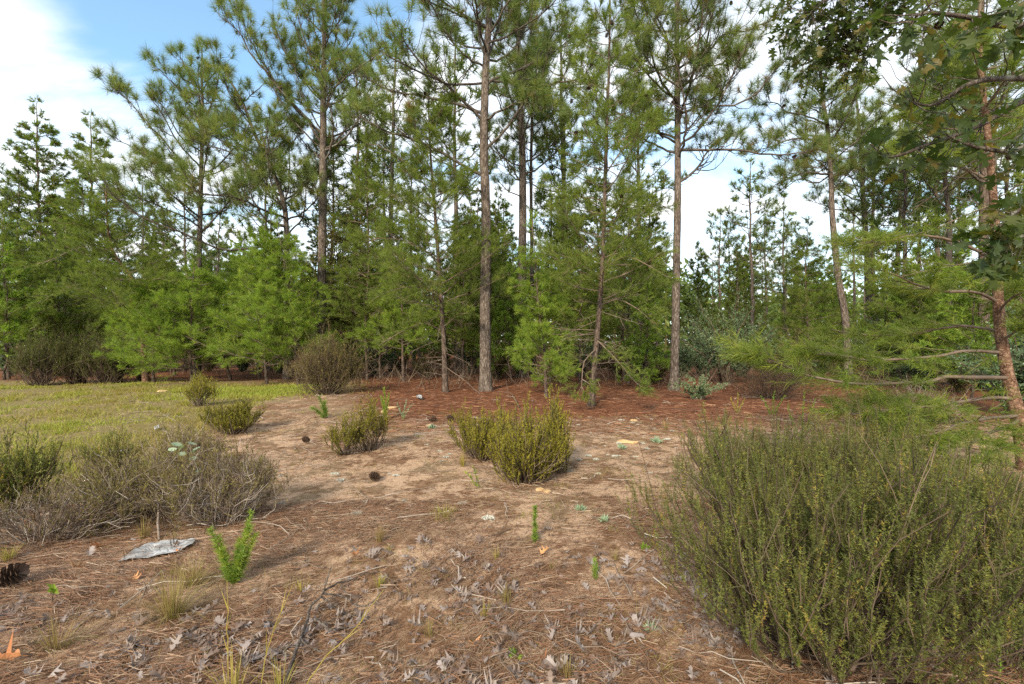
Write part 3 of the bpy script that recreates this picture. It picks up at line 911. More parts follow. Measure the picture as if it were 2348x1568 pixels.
DS3 = 12.9
s3 = Trunk([(1252, 910), (1248, 800), (1236, 715), (1228, 620), (1224, 560)], DS3, 0.04, 0.012)
pine('soft', 'sand_pine', 'small bright young pine between the middle pine and the dark thin one', 'tree', s3, [], [(0.4, 4.0, 46, 1.25, 0.4, 10, 0.12)], 43, M['barkdark'], needle_m=M['fresh'], base=0.4)
DS4 = 16.8
s4 = Trunk([(684, 881), (674, 760), (660, 660), (648, 580), (640, 540)], DS4, 0.05, 0.012)
pine('soft', 'sand_pine', 'light green young pine nearest the brown bush, leaning left', 'tree', s4, [], [(0.7, 5.2, 60, 2.1, 0.5, 14, 0.12)], 44, M['barkdark'], dead=(.4, 2., 10, 1.), needle_m=M['fresh'], base=0.55)
s5 = Trunk([(597, 858), (578, 740), (566, 650), (560, 590)], 19.5, 0.05, 0.012)
pine('soft', 'sand_pine', 'light green young pine with a thin tilted stem, centre of the left thicket', 'tree', s5, [], [(0.8, 4.9, 56, 2.2, 0.5, 12, 0.12)], 45, M['barkdark'], dead=(.3, 1.5, 8, 1.), needle_m=M['fresh'], base=0.45)
s6 = Trunk([(530, 862), (500, 760), (490, 690), (480, 640)], 19.0, 0.045, 0.012)
pine('soft', 'sand_pine', 'bushy young pine low at the left end of the bright thicket', 'tree', s6, [], [(0.6, 4.1, 50, 2.2, 0.5, 10, 0.12)], 46, M['barkdark'], needle_m=M['fresh'], base=0.4)
s7 = Trunk([(400, 850), (395, 760), (385, 700), (372, 660)], 21.0, 0.05, 0.012)
pine('soft', 'sand_pine', 'low spreading young pine right of the black crooked stem', 'tree', s7, [], [(0.7, 3.9, 50, 2.4, 0.6, 8, 0.12)], 47, M['barkdark'], base=0.5)
s8 = Trunk([(335, 850), (322, 740), (308, 712), (300, 695), (312, 660), (290, 620), (258, 575), (247, 520), (243, 440)], 17.5, 0.09, 0.03)
pine('soft', 'sand_pine', 'pine with an S bent trunk above the dark bushes on the left', 'tree', s8, [
    [(250, 545, 17.5), (200, 520, 17.), (130, 510, 16.5), (60, 515, 16.)],
    [(258, 575, 17.5), (190, 570, 17), (120, 600, 16.4), (45, 620, 16)],
    [(300, 640, 17.5), (230, 640, 17), (150, 660, 16.5), (80, 700, 16)],
    [(305, 660, 17.5), (360, 640, 17), (400, 650, 16.6)],
], [(2.3, 7.0, 60, 2.5, 0.9, 12, 0.1)], 48, M['barkred'], nw=.008, dead=(1., 4., 14, 1.2), base=0.5)
s9 = Trunk([(925, 877), (922, 770), (921, 680), (918, 610)], 17.5, 0.055, 0.012)
pine('soft', 'sand_pine', 'young pine with a thin pale stem in the shade left of the broad boughed pine', 'tree', s9, [], [(1.2, 4.3, 46, 1.9, 0.5, 12, 0.12)], 49, M['barkdark'], needle_m=M['fresh'], base=0.4)
for k_, (uv_, d_, z_, n_, l_, lab_) in enumerate([
    ([(440, 877), (436, 790), (440, 700), (444, 630)], 17.2, (.5, 4.1), 56, 2.3, 'bright low pine in the middle of the left thicket'),
    ([(612, 880), (606, 780), (612, 670), (605, 560)], 16.8, (.6, 5.2), 60, 2.3, 'tallest bright pine of the left thicket'),
    ([(352, 876), (350, 800), (345, 720), (350, 670)], 17.3, (.6, 3.6), 50, 2.2, 'bright low pine next to the S bent trunk'),
    ([(1120, 868), (1122, 760), (1126, 640), (1124, 560)], 19.0, (.9, 5.2), 44, 1.8, 'young pine with sparse boughs half hidden by the middle pine'),
    ([(1300, 862), (1302, 740), (1300, 600), (1302, 470)], 20.0, (1.4, 7.0), 56, 2.0, 'slim pine in the shade right of the bright young pine'),
    ([(1440, 880), (1438, 760), (1446, 640), (1440, 520)], 16.8, (1.2, 5.3), 50, 1.9, 'soft green pine between the dark thin trunk and the straight grey pine'),
    ([(842, 872), (838, 740), (845, 600), (840, 430), (838, 330)], 18.5, (1.4, 9.0), 70, 2.4, 'pine whose boughs fill the space right of the bare straight trunk'),
    ([(1082, 860), (1078, 700), (1082, 560), (1078, 480)], 21.0, (1.2, 6.6), 54, 2.0, 'dense pine between the broad boughed pine and the middle pine'),
    ([(150, 862), (140, 760), (130, 640), (128, 560)], 20.5, (1.0, 5.6), 54, 2.4, 'bushy pine behind the dark bushes near the left edge'),
    ([(20, 868), (15, 740), (8, 620), (5, 520)], 19.0, (1.2, 6.2), 54, 2.4, 'bushy pine cut by the left edge above the dark bushes'),
    ([(2120, 868), (2112, 760), (2118, 660), (2110, 600)], 17.0, (.8, 4.4), 50, 2.0, 'young pine behind the sweeping branches of the red barked pine'),
    ([(1850, 865), (1852, 760), (1846, 640), (1850, 540)], 19.5, (1.0, 5.8), 50, 1.9, 'dark young pine left of the curving trunk')]):
    pine('soft', 'sand_pine', lab_, 'tree', Trunk(uv_, d_, .05, .012), [], [(*z_, n_, l_, .5, 12, .12)], 150 + k_, M['barkdark'], dead=(.4, 2.2, 10, 1.), needle_m=M['fresh'] if k_ < 3 else None, base=.45)

DS = 5.4
s10 = Trunk([(2362, 1083), (2334, 955), (2312, 870), (2293, 760), (2286, 650), (2280, 500), (2266, 330), (2250, 180), (2245, 60)], DS, 0.078, 0.02)
pine('soft', 'sand_pine', 'red barked pine at the right with low pale branches sweeping left', 'tree', s10, [
    [(2289, 694, DS), (2259, 676, DS - .1), (2197, 667, DS - .3), (2122, 655, DS - .5), (2050, 625, DS - .6), (1990, 610, DS - .7)],
    [(2290, 808, DS), (2247, 806, DS - .1), (2147, 819, DS - .3), (2022, 830, DS - .4), (1940, 815, DS - .5), (1880, 810, DS - .5)],
    [(2312, 866, DS), (2172, 864, DS - .3), (2097, 877, DS - .4), (1947, 878, DS - .6), (1850, 866, DS - .7), (1790, 835, DS - .7), (1750, 828, DS - .7)],
    [(2320, 914, DS), (2247, 912, DS - .2), (2184, 924, DS - .4), (2122, 935, DS - .6), (2034, 940, DS - .8), (1960, 950, DS - .9)],
    [(2334, 952, DS), (2297, 949, DS - .2), (2222, 963, DS - .5), (2172, 977, DS - .7), (2089, 1000, DS - .9), (1990, 1020, DS - 1)],
    [(2334, 960, DS), (2290, 985, DS - .5), (2220, 1020, DS - .9), (2140, 1050, DS - 1.1)],
    [(2290, 760, DS), (2200, 745, DS + .4), (2100, 765, DS + .7), (1990, 770, DS + .9), (1900, 755, DS + 1)],
    [(2284, 600, DS), (2200, 560, DS - .2), (2100, 545, DS - .4), (2010, 560, DS - .5), (1960, 550, DS - .6)],
    [(2275, 420, DS), (2190, 380, DS + .1), (2100, 370, DS + .2), (2050, 350, DS + .3)],
    [(2290, 720, DS), (2310, 690, DS - .2), (2345, 672, DS - .4), (2400, 660, DS - .6)],
    [(2295, 780, DS), (2330, 760, DS - .2), (2380, 740, DS - .4)],
    [(2258, 250, DS), (2300, 190, DS - .3), (2350, 150, DS - .5)],
], [(3.6, 5.2, 10, 1.2, 0.7, 15, 0.1)], 50, M['barkred'], cones=5, dead=(2.2, 4.4, 9, .9), nl=0.115, nw=0.0048, nn=26, base=0.6, bare=0.28, dens=0.95, sub=0.23, flat=.12, up=.06)


# ------------------------------------------------------------------ trees further back: a few kinds, copied
def variant(kind, seed, h, label, cat, name, group, r0, auto, bark_m, needle_m, **kw):
    class T: pass
    t = Trunk.__new__(Trunk)
    r = np.random.default_rng(seed)
    n = 24; z = np.linspace(0, 1, n)
    c = np.stack([np.cumsum(r.normal(size=n)) * 0.03, np.cumsum(r.normal(size=n)) * 0.03, z * h - 0.1], 1); c[:, :2] -= c[0, :2]
    t.c = c; t.r = r0 * (1 - 0.78 * z); t.r[0] *= 1.4; t.base = np.array([0, 0, 0.0])
    return pine(kind, name, label, cat, t, [], auto, seed, bark_m, group, parts=False, needle_m=needle_m, **kw)


GB = 'pines standing back in the wood'
LB = 'tall pine standing back in the wood behind the first row'
vl = [variant('long', 60 + i, h, LB, 'tree', 'pine_tree', GB, rr,
              [(h * c0, h * 0.98, cnt, 2.4, 0.9, 24, 0.2)], M['bark'], M['far'], tuft_n=20, nl=0.34, nw=0.034, dens=0.8, base=0.5)
      for i, (h, c0, cnt, rr) in enumerate([(13.5, 0.45, 24, .15), (12.0, 0.5, 22, .13), (15.0, 0.5, 24, .16), (11.0, 0.4, 24, .12)])]
GS = 'young pines filling the wood behind the clearing'
LS = 'bushy short needled pine in the thicket behind the first row'
vs = [variant('soft', 70 + i, h, LS, 'tree', 'sand_pine', GS, rr,
              [(h * c0, h * 0.97, cnt, ll, 0.5, 14, 0.12)], M['barkdark'], nm, nn=9, nl=0.15, nw=0.026, dens=0.55, base=bs)
      for i, (h, c0, cnt, ll, rr, nm, bs) in enumerate([(6.0, 0.2, 36, 1.9, .06, M['soft'], .5), (8.0, 0.32, 40, 2.0, .08, M['soft'], .4),
                                                    (4.2, 0.08, 30, 1.6, .04, M['fresh'], .3), (9.5, 0.30, 54, 2.0, .09, M['soft'], .35)])]
used = set()
DEF = {'pine_tree': LB, 'sand_pine': LS, 'leafy_shrub': 'small dark leafy shrub in the shade under the pines'}


def place(vars_, k, u, d, sc=1.0, label=None, group=None):
    x = (u - U0) / F * d
    loc = (x, d, float(gz(x, d)) * max(0, min(1, (60 - d) / 30)))
    src = vars_[k]
    rz = float(rng.uniform(0, 6.28))
    if id(src) not in used:
        used.add(id(src)); o = src
        o.location = loc; o.rotation_euler = (0, 0, rz); o.scale = (sc,) * 3
    else:
        o = copy_tree(src, loc, rz, sc)
    o['label'] = label or DEF[src.name.split('.')[0]]
    return o


# ones the photograph lets one point to
place(vs, 3, 85, 28, 1.55, 'left edge conifer, taller of the two whose tops stand alone against the cloud')
place(vs, 3, 203, 29, 1.52, 'second conifer from the left edge with a rounded top against the cloud')
place(vl, 3, 25, 27, .98, 'lower conifer at the very left edge of the wood')
place(vl, 1, 425, 25, .85, 'pine with a dark short trunk seen through the gap on the left')
place(vl, 1, 1720, 27, .95, 'slim dark pine alone in the bright gap right of the straight grey pine')
place(vl, 3, 1640, 30, .85, 'shorter pine in the bright gap beside the slim dark one')
place(vl, 3, 1790, 29, .9)
place(vl, 0, 2050, 24, .95, 'pine trunk between the curving trunk and the red barked pine')
place(vl, 1, 2112, 27, 1.0)
place(vl, 2, 2160, 23, .9, 'paired looking pine trunk low behind the sweeping pale branches')
place(vl, 1, 2200, 25, 1.0)
place(vl, 0, 2325, 21, .95, 'pine trunk at the right edge behind the oak leaves')
place(vl, 0, 1305, 23, .9, 'thin pine behind the bright young pine')
place(vl, 2, 890, 27, .9)
place(vl, 3, 1265, 26, .95)
place(vl, 1, 760, 23, .95, 'reddish pine trunk close behind the bare straight trunk')
place(vl, 2, 950, 30, .9)
place(vl, 3, 1060, 29, .85)
for u, d, k, sc in [(900, 24, 2, 1.15), (1050, 23.5, 1, 1.35), (1300, 23, 2, 1.15), (1470, 26, 1, 1.35),
                    (820, 25, 0, 1.2), (610, 26, 1, 1.0), (2010, 26, 2, .95), (2290, 20, 1, 1.1), (2070, 19, 3, 1.0), (2170, 17, 1, 1.0)]:
    place(vl, k, u, d, sc)
place(vl, 0, 1160, 33, .8)
for i in range(52):
    d = float(rng.uniform(27, 60))
    u = float(rng.uniform(-60, 2420))
    place(vl, int(rng.integers(0, 4)), u, d, float(rng.uniform(.62, .92)))
# thicket
for u, d, k, sc in [(60, 21, 0, 1.0), (150, 23, 1, .85), (10, 18.5, 2, 1.1), (250, 24, 0, 1.0), (460, 26, 1, .8), (620, 24, 1, .95), (810, 22, 1, .95),
                    (870, 19, 0, .75), (960, 23, 1, .9), (1060, 19, 0, .9), (1130, 24, 3, .85), (1170, 18, 2, .9), (1290, 20, 1, .85),
                    (1330, 17, 0, .8), (1430, 18.5, 1, .9), (1480, 22, 3, .9), (1300, 27, 3, .9), (1600, 24, 1, .75), (1690, 28, 1, .8),
                    (1850, 26, 0, 1.0), (1900, 23, 2, 1.0), (2030, 20, 0, .9), (2100, 17, 2, 1.0), (2180, 19, 1, .75), (2230, 12, 2, .85), (2320, 16, 0, .9), (2370, 11, 1, .7),
                    (1480, 15.5, 2, .7), (1110, 20, 1, .8), (905, 26, 3, .85), (350, 25, 1, .8), (720, 25, 3, .8), (560, 28, 1, .9)]:
    place(vs, k, u, d, sc)
for i in range(42):
    d = float(rng.uniform(23, 46)); u = float(rng.uniform(-40, 2400))
    place(vs, int(rng.integers(0, 4)), u, d, float(rng.uniform(.7, 1.15)))


# ------------------------------------------------------------------ broad leaved shrubs
def leafy(name, label, cat, base, h, rx, nst, leaf_m, twig_m, seed, nl=0.05, nw=0.028, per=40, low=0.15, tintb=0.5, group=None, trunk_r=0.02, spread=1.0):
    r = np.random.default_rng(seed)
    root = empty(name, base, label, cat, group)
    wo, le = MB(), MB()
    b0 = np.array(base, float)
    for i in range(nst):
        az = r.uniform(0, 6.28); q = math.sqrt(r.random())
        tip = b0 + np.array([math.cos(az) * rx * q, math.sin(az) * rx * q, h * (1 - 0.45 * q ** 2) * r.uniform(0.75, 1.05)])
        mid = b0 + (tip - b0) * np.array([0.35, 0.35, 0.55])
        ax = wiggle(spline([b0 + r.normal(size=3) * np.array([.06, .06, 0]) * spread, mid, tip], 12), 0.02 * h * .5, r)
        wo.tube(ax, np.linspace(trunk_r, 0.005, 12), 4, float(r.uniform(.2, .7)))
        m = per
        t = r.uniform(low, 1.0, m); k = (t * 11).astype(int)
        d = unit(r.normal(size=(m, 3)) + np.array([0, 0, .25])); l = r.uniform(.1, .35, m) * h * 0.28
        P = ax[k]
        wo.blades(P, d, l, 0.008, 0.5)
        c = 7
        tt = r.uniform(.3, 1.05, (m, c))
        B = P[:, None] + d[:, None] * (l[:, None] * tt)[..., None]
        dd = unit(r.normal(size=(m * c, 3)) + np.repeat(d, c, 0) * .6)
        le.leaves(B.reshape(-1, 3), dd, nl * r.uniform(.6, 1.2, m * c), nw, np.clip(np.repeat(tintb + r.normal(size=m) * .2, c) + r.normal(size=m * c) * .15, 0, 1))
    add_child(wo, 'stems', twig_m, root, root, True)
    add_child(le, 'foliage', leaf_m, root, root)
    return root


def gxy(u, d):
    x = (u - U0) / F * d
    return np.array([x, d, float(gz(x, d))])


leafy('leafy_shrub', 'big blue green leaved shrub, dark underneath, right of the straight grey pine', 'shrub', gxy(1660, 16.5), 3.4, 2.0, 34, M['shrubleaf'], M['browntwig'], 81, .06, .034, 55, .35, trunk_r=.03)
leafy('leafy_shrub', 'grey green shrub with pale leaf tips at the foot of the straight grey pine', 'shrub', gxy(1600, 12.2), 0.75, .85, 26, M['shrubleaf'], M['twig'], 82, .04, .024, 26, .2, tintb=.75, trunk_r=.007)
leafy('leafy_tree', 'olive brown leaved tree tangled behind the bare straight trunk', 'tree', gxy(785, 20.5), 9.0, 2.3, 26, M['brownleaf'], M['browntwig'], 83, .10, .065, 80, .2, trunk_r=.04)
leafy('leafy_tree', 'dark leaved tree rising behind the bushes at the left edge', 'tree', gxy(150, 24), 5.5, 3.2, 30, M['shrubleaf'], M['browntwig'], 84, .10, .06, 70, .25, tintb=.3, trunk_r=.05)
leafy('leafy_shrub', 'reddish twiggy shrub with few leaves behind the low pine boughs', 'shrub', gxy(1820, 17.5), 2.3, 1.3, 40, M['brownleaf'], M['browntwig'], 85, .05, .03, 12, .2, trunk_r=.015)
leafy('leafy_shrub', 'dark green shrub right of the curving trunk', 'shrub', gxy(2060, 18), 2.8, 2.2, 34, M['shrubleaf'], M['browntwig'], 86, .06, .035, 42, .1, tintb=.4, trunk_r=.02)
leafy('leafy_shrub', 'dense dark shrub by the right edge behind the red barked pine', 'shrub', gxy(2330, 9.5), 2.2, 1.3, 34, M['shrubleaf'], M['browntwig'], 87, .06, .035, 45, .1, tintb=.4, trunk_r=.02)
leafy('leafy_shrub', 'low bright leaved shrub beneath the bare straight trunk', 'shrub', gxy(805, 19), 1.6, 1.0, 24, M['herb'], M['browntwig'], 88, .07, .045, 30, .2, tintb=.2, trunk_r=.015)
GU = 'shrubs in the shade under the pines'
us0 = leafy('leafy_shrub', 'small dark leafy shrub in the shade under the pines', 'shrub', (0, 0, 0), 1.5, 1.1, 26, M['shrubleaf'], M['browntwig'], 89, .07, .04, 34, .15, tintb=.35, group=GU)
us1 = leafy('leafy_shrub', 'small dark leafy shrub in the shade under the pines', 'shrub', (0, 0, 0), 1.1, .9, 40, M['brownleaf'], M['browntwig'], 90, .05, .03, 14, .1, tintb=.35, group=GU)
for u, d, k in [(1140, 19, 1), (1260, 17, 1), (1330, 20, 0), (1420, 19, 1), (1470, 20, 0), (1500, 17, 1), (980, 20, 1), (860, 21, 0), (1080, 22, 0), (1190, 24, 0), (1700, 20, 0), (1770, 19, 1),
                (1880, 20, 0), (1960, 18, 1), (2130, 15, 0), (2200, 14, 1), (760, 22, 1), (640, 23, 0), (480, 24, 1), (380, 24, 0), (110, 22, 0), (20, 20, 0), (2290, 14, 0), (1560, 19, 0), (1610, 21, 0), (1360, 24, 0),
                (920, 24, 1), (1020, 25, 1), (560, 24, 0), (270, 23, 0)]:
    place([us0, us1], k, u, d, float(rng.uniform(.8, 1.35)))


# far off wood closing the view: a mass of leaf clumps
def far_wood():
    mb = MB(); r = np.random.default_rng(91)
    N = 60000
    a = r.uniform(-1.05, 1.05, N); d = r.uniform(52, 80, N)
    top = 9.0 + 2.2 * np.sin(a * 9) + 1.6 * np.sin(a * 23 + 1) + 1.2 * np.sin(a * 51 + d)
    z = top * r.random(N) ** 0.8
    P = np.stack([np.tan(a) * d, d, z], 1)
    mb.leaves(P, r.normal(size=(N, 3)) + np.array([0, 0, .3]), r.uniform(.5, 1.2, N), .42, np.clip(r.normal(.45, .2, N), 0, 1))
    for q in np.linspace(-1, 1, 80):
        dd = r.uniform(50, 75)
        mb.tube(np.array([[math.tan(q) * dd, dd, -.2], [math.tan(q) * dd + r.normal() * .2, dd, r.uniform(5, 9)]]), [.14, .06], 5, 0.02)
    tag(mb.build('distant_wood', M['far']), 'far wood closing the view between the trunks', 'wood', None, 'stuff')


far_wood()


# ------------------------------------------------------------------ heath-like bushes
def bush(name, label, base, h, rx, ry, nst, leaf_m, stem_m, seed, sp=7, sl=(.08, .18), nn=16, nl=.018, nw=.005, stem_r=.006, tintb=.5, upright=.7, hollow=.35,
         low=.55, group=None, bare=0.0, lean=(0, 0), sides=4, chaos=1.0, side=0, ang=(15, 55), vert=1.0):
    r = np.random.default_rng(seed)
    root = empty(name, base, label, 'bush', group)
    b0 = np.array(base, float)
    wo, le = MB(), MB()
    B, D, L = [], [], []
    lobes = [(r.uniform(0, 6.28), r.uniform(.8, 1.15)) for _ in range(6)]
    for i in range(nst):
        az = r.uniform(0, 6.28); q = (hollow + (1 - hollow) * r.random()) ** 0.6 if r.random() < .75 else r.random()
        lob = 1 + .22 * math.sin(3 * az + lobes[0][0]) + .16 * math.sin(5 * az + lobes[1][0])
        hh = h * (1 - .42 * q ** 2.2) * r.uniform(.6, 1.08) * (1 + .2 * math.sin(2 * az + lobes[2][0]))
        tip = b0 + np.array([math.cos(az) * rx * q * lob + lean[0] * hh, math.sin(az) * ry * q * lob + lean[1] * hh, hh])
        st = b0 + np.array([math.cos(az) * rx * .3 * r.random(), math.sin(az) * ry * .3 * r.random(), -.03])
        c = st + (tip - st) * np.array([.62, .62, 1 - upright * r.uniform(.6, 1.2)]) + r.normal(size=3) * h * .10 * chaos
        u_ = np.linspace(0, 1, 7)[:, None]
        ax = (1 - u_) ** 2 * st + 2 * u_ * (1 - u_) * c + u_ ** 2 * tip
        ax = wiggle(ax, .022 * h * chaos, r)
        tw = float(np.clip(r.normal(.5, .28), 0, 1))
        wo.tube(ax, np.linspace(stem_r * r.uniform(.5, 1.2), .0018, 7), sides, tw)
        for _ in range(side):
            k = int(r.integers(2, 6)); dd = unit(ax[k] - ax[k - 1] + r.normal(size=3) * .09 * h); ll = h * r.uniform(.12, .4)
            v_ = np.linspace(0, 1, 4)[:, None]
            wo.tube(wiggle(ax[k] + dd * ll * v_ + UP * (ll * .25 * v_ ** 2), .03 * ll * chaos, r), np.linspace(stem_r * .5, .0014, 4), 3, float(np.clip(tw + r.normal() * .2, 0, 1)))
        m = sp
        t = low + (1 - low) * r.random(m)
        k = np.minimum((t * 6).astype(int), 5); f = (t * 6 - k)[:, None]
        P = ax[k] * (1 - f) + ax[k + 1] * f
        T = unit(ax[k + 1] - ax[k])
        d = unit(T * .5 + UP * (r.uniform(.3, 1.2, (m, 1)) * vert) + r.normal(size=(m, 3)) * .36)
        l = r.uniform(*sl, m)
        wo.blades(P, d, l, .003, .5)
        keep = r.random(m) > bare
        B.append(P[keep]); D.append(d[keep]); L.append(l[keep])
    B = np.vstack(B); D = np.vstack(D); L = np.concatenate(L)
    sprigs(le, B, D, L, nn, nl, nw, r, ang, tintb, .32)
    add_child(wo, 'stems', stem_m, root, root, True)
    add_child(le, 'foliage', leaf_m, root, root)
    return root


def B_(u, v): return G(u, v)


def bush_copy(src, label, base, sc, rz):
    c = copy_tree(src, base, rz, 1.0, label)
    c.scale = sc
    return c


# pair in the middle
MB_ = dict(nl=.02, nw=.008, nn=24, side=1, ang=(25, 65), vert=1.7)
bush('bush', 'left of two rounded olive bushes in the middle of the clearing', B_(1105, 1052), .64, .36, .34, 120, M['rosemary'], M['browntwig'], 101, sp=11, sl=(.08, .18), tintb=.6, low=.35, **MB_)
bush('bush', 'right and taller of two olive bushes in the middle, dense with upright sprigs', B_(1205, 1108), .72, .42, .38, 170, M['rosemary'], M['browntwig'], 102, sp=12, sl=(.08, .2), tintb=.62, low=.22, **MB_)
bush('bush', 'spiky upright olive clump at the back of the middle bushes', B_(1272, 1080), .86, .17, .2, 60, M['rosemary'], M['browntwig'], 103, sp=12, sl=(.1, .22), tintb=.65, low=.3, **MB_)
# large one at right: two shapes, copied and turned
NB = dict(nl=.0135, nw=.0042, stem_r=.0055, side=1, ang=(40, 80), vert=1.9)
n1 = bush('bush', 'huge dark green bush filling the lower right corner, its left half', B_(1890, 1500), 1.0, .76, .66, 210, M['darkbush'], M['browntwig'], 104, sp=20, sl=(.08, .2), nn=40, tintb=.5, low=.36, upright=.7, **NB)
n2 = bush('bush', 'green bush behind the huge one, under the sweeping pine branches', B_(1960, 1200), .84, .95, .75, 200, M['darkbush'], M['browntwig'], 106, sp=20, sl=(.09, .22), nn=36, tintb=.55, low=.35, upright=.62, **NB)
bush_copy(n2, 'dark green bush at the lower right edge, nearest the camera', B_(2340, 1500), (.8, .85, 1.0), 2.2)
bush_copy(n1, 'olive tinged bush at the upper left shoulder of the huge right bush', B_(1740, 1180), (.86, .85, .84), 3.6)
bush_copy(n1, 'shadowed green bush at the right edge below the red barked pine', B_(2270, 1225), (1.1, .9, .56), 1.1)
bush_copy(n2, 'broad green bush in the second row of the right corner, before the pine trunk', B_(2110, 1290), (.85, .85, .86), 4.4)
# left, grey and twiggy
GT = dict(chaos=2.6, side=4, stem_r=.0042)
g1 = bush('bush', 'grey twiggy half dead bush left of the sandy path', B_(505, 1190), .60, .52, .45, 150, M['brownbush'], M['twig'], 109, sp=9, sl=(.06, .2), nn=13, nl=.02, nw=.006, bare=.35, low=.45, upright=.35, tintb=.7, **GT)
g2 = bush('bush', 'grey twiggy bush with olive tips leaning left beside the meadow', B_(310, 1180), .52, .56, .42, 140, M['brownbush'], M['twig'], 110, sp=9, sl=(.06, .2), nn=14, nl=.02, nw=.006, bare=.2, low=.45, upright=.35, tintb=.75, **GT)
bush('bush', 'low grey twig bush in the lower left with dead stems spreading', B_(110, 1225), .36, .6, .45, 130, M['brownbush'], M['twig'], 111, sp=7, sl=(.06, .2), nn=10, nl=.02, nw=.006, bare=.55, low=.4, upright=.3, tintb=.5, **GT)
bush('bush', 'dark green bush cut by the left edge', B_(15, 1165), .70, .36, .36, 110, M['darkbush'], M['browntwig'], 112, sp=12, sl=(.07, .18), nn=18, nl=.022, nw=.007, tintb=.6, low=.35, side=1)
bush_copy(g2, 'olive sprigs rising behind the grey twiggy bush', B_(430, 1095), (1.1, .8, 1.05), 2.5)
bush('bush', 'dark sprig clump in front of the flat white scrap', B_(262, 1078), .42, .34, .3, 60, M['darkbush'], M['browntwig'], 114, sp=8, sl=(.08, .18), nn=12, nl=.02, nw=.007, tintb=.7, low=.5, chaos=1.6, side=1)
bush('bush', 'round dense olive bush on the pale sand left of centre', B_(533, 990), .50, .40, .36, 110, M['rosemary'], M['browntwig'], 115, sp=11, sl=(.09, .19), nn=15, nl=.028, nw=.010, tintb=.4, low=.4)
bush('bush', 'wispy olive bush standing in the meadow with bluish leaves', B_(458, 930), .70, .32, .3, 80, M['rosemary'], M['twig'], 116, sp=9, sl=(.1, .24), nn=12, nl=.03, nw=.011, tintb=.65, low=.4, upright=.5, chaos=1.5)
bush('bush', 'twiggy olive bush in front of the seedling, left clump', B_(793, 1046), .46, .2, .2, 42, M['rosemary'], M['browntwig'], 117, sp=9, sl=(.08, .2), nn=14, nl=.024, nw=.009, tintb=.5, low=.45, upright=.5, chaos=1.5, side=1)
bush('bush', 'taller twiggy olive bush with bare red brown stems, right clump', B_(850, 1038), .60, .26, .24, 56, M['rosemary'], M['browntwig'], 118, sp=9, sl=(.1, .22), nn=14, nl=.024, nw=.009, tintb=.5, low=.5, upright=.5, chaos=1.5, side=1)
bush('bush', 'large brown green bush in front of the bare straight trunk', B_(748, 905), 1.75, 1.0, .7, 170, M['brownbush'], M['browntwig'], 119, sp=14, sl=(.12, .34), nn=11, nl=.04, nw=.012, tintb=.5, low=.3, upright=.5, stem_r=.008, chaos=1.6, side=3)
e1_ = bush('bush', 'dark brown stemmed bush at the far left of the meadow edge', B_(95, 882), 1.85, .95, .6, 120, M['darkbush'], M['browntwig'], 120, sp=15, sl=(.12, .3), nn=13, nl=.04, nw=.014, tintb=.25, low=.45, upright=.5, stem_r=.012, chaos=1.5, side=2)
bush_copy(e1_, 'dark broad bush in the middle of the meadow edge row', B_(180, 878), (1.25, 1, 1.08), 2.0)
bush_copy(e1_, 'grey based dark bush beside the black crooked stem', B_(243, 879), (1.0, 1, .92), 4.1)
bush_copy(e1_, 'small wispy bush at the right end of the meadow edge row', B_(322, 872), (.5, .5, .6), 5.2)
bush('bush', 'purplish brown twiggy bush behind the low pine boughs on the right', B_(1770, 912), 1.0, 1.0, .7, 140, M['brownbush'], M['browntwig'], 124, sp=8, sl=(.1, .25), nn=8, nl=.03, nw=.01, bare=.4, tintb=.1, low=.4, upright=.5, chaos=2, side=4)
bush('bush', 'brown brush pile under the sweeping pine branches', B_(2080, 985), .75, 1.0, .6, 150, M['brownbush'], M['twig'], 125, sp=8, sl=(.1, .22), nn=8, nl=.025, nw=.008, bare=.5, tintb=.3, low=.3, upright=.4, chaos=2.4, side=4)


# black crooked stem among the dark bushes
def crooked():
    root = empty('dead_stem', G(275, 876), 'blackened crooked stem forked like a hook beside the dark bushes', 'dead tree')
    mb = MB(); d = 17.5
    d = G(275, 876)[1]
    mb.tube(spline([W(274, 882, d), W(276, 862, d), W(288, 850, d), W(292, 832, d), W(288, 815, d), W(280, 795, d + .2)], 18), np.linspace(.10, .035, 18), 8, .4, rough=.2)
    mb.tube(spline([W(276, 864, d), W(266, 845, d - .2), W(262, 825, d - .3)], 8), np.linspace(.05, .015, 8), 6, .4)
    add_child(mb, 'stem', M['blackwood'], root, root, True)


crooked()


# ------------------------------------------------------------------ herbs, seedlings, grass clumps
def herb(name, label, cat, base, stems, leaf_m, seed, nl=.03, nw=.006, per=90, ang=(35, 75), stem_m=None, tintb=.5, r0=.004, group=None):
    """stems: (dx, dy, height, lean x, lean y)"""
    r = np.random.default_rng(seed)
    root = empty(name, base, label, cat, group)
    b0 = np.array(base, float); wo, le = MB(), MB()
    for (dx, dy, h, lx, ly) in stems:
        n = 10; s = np.linspace(0, 1, n)[:, None]
        ax = b0 + np.array([dx, dy, 0]) * s ** .6 + np.array([lx, ly, 0]) * s ** 2 + UP * (h * s - .02 * (1 - s))
        ax = wiggle(ax, .006 * h, r)
        wo.tube(ax, np.linspace(r0, .0015, n), 5, .5)
        for k in range(1, n - 1):
            sprigs(le, ax[k:k + 1], (ax[k + 1] - ax[k])[None], np.linalg.norm(ax[k + 1] - ax[k]), max(2, int(per / 8 * r.uniform(.7, 1.3))), nl * (1.15 - .5 * k / n), nw, r, ang, tintb + .3 * (k / n - .4), .3)
    add_child(wo, 'stem', stem_m or M['herb'], root, root, True)
    add_child(le, 'foliage', leaf_m, root, root)
    return root


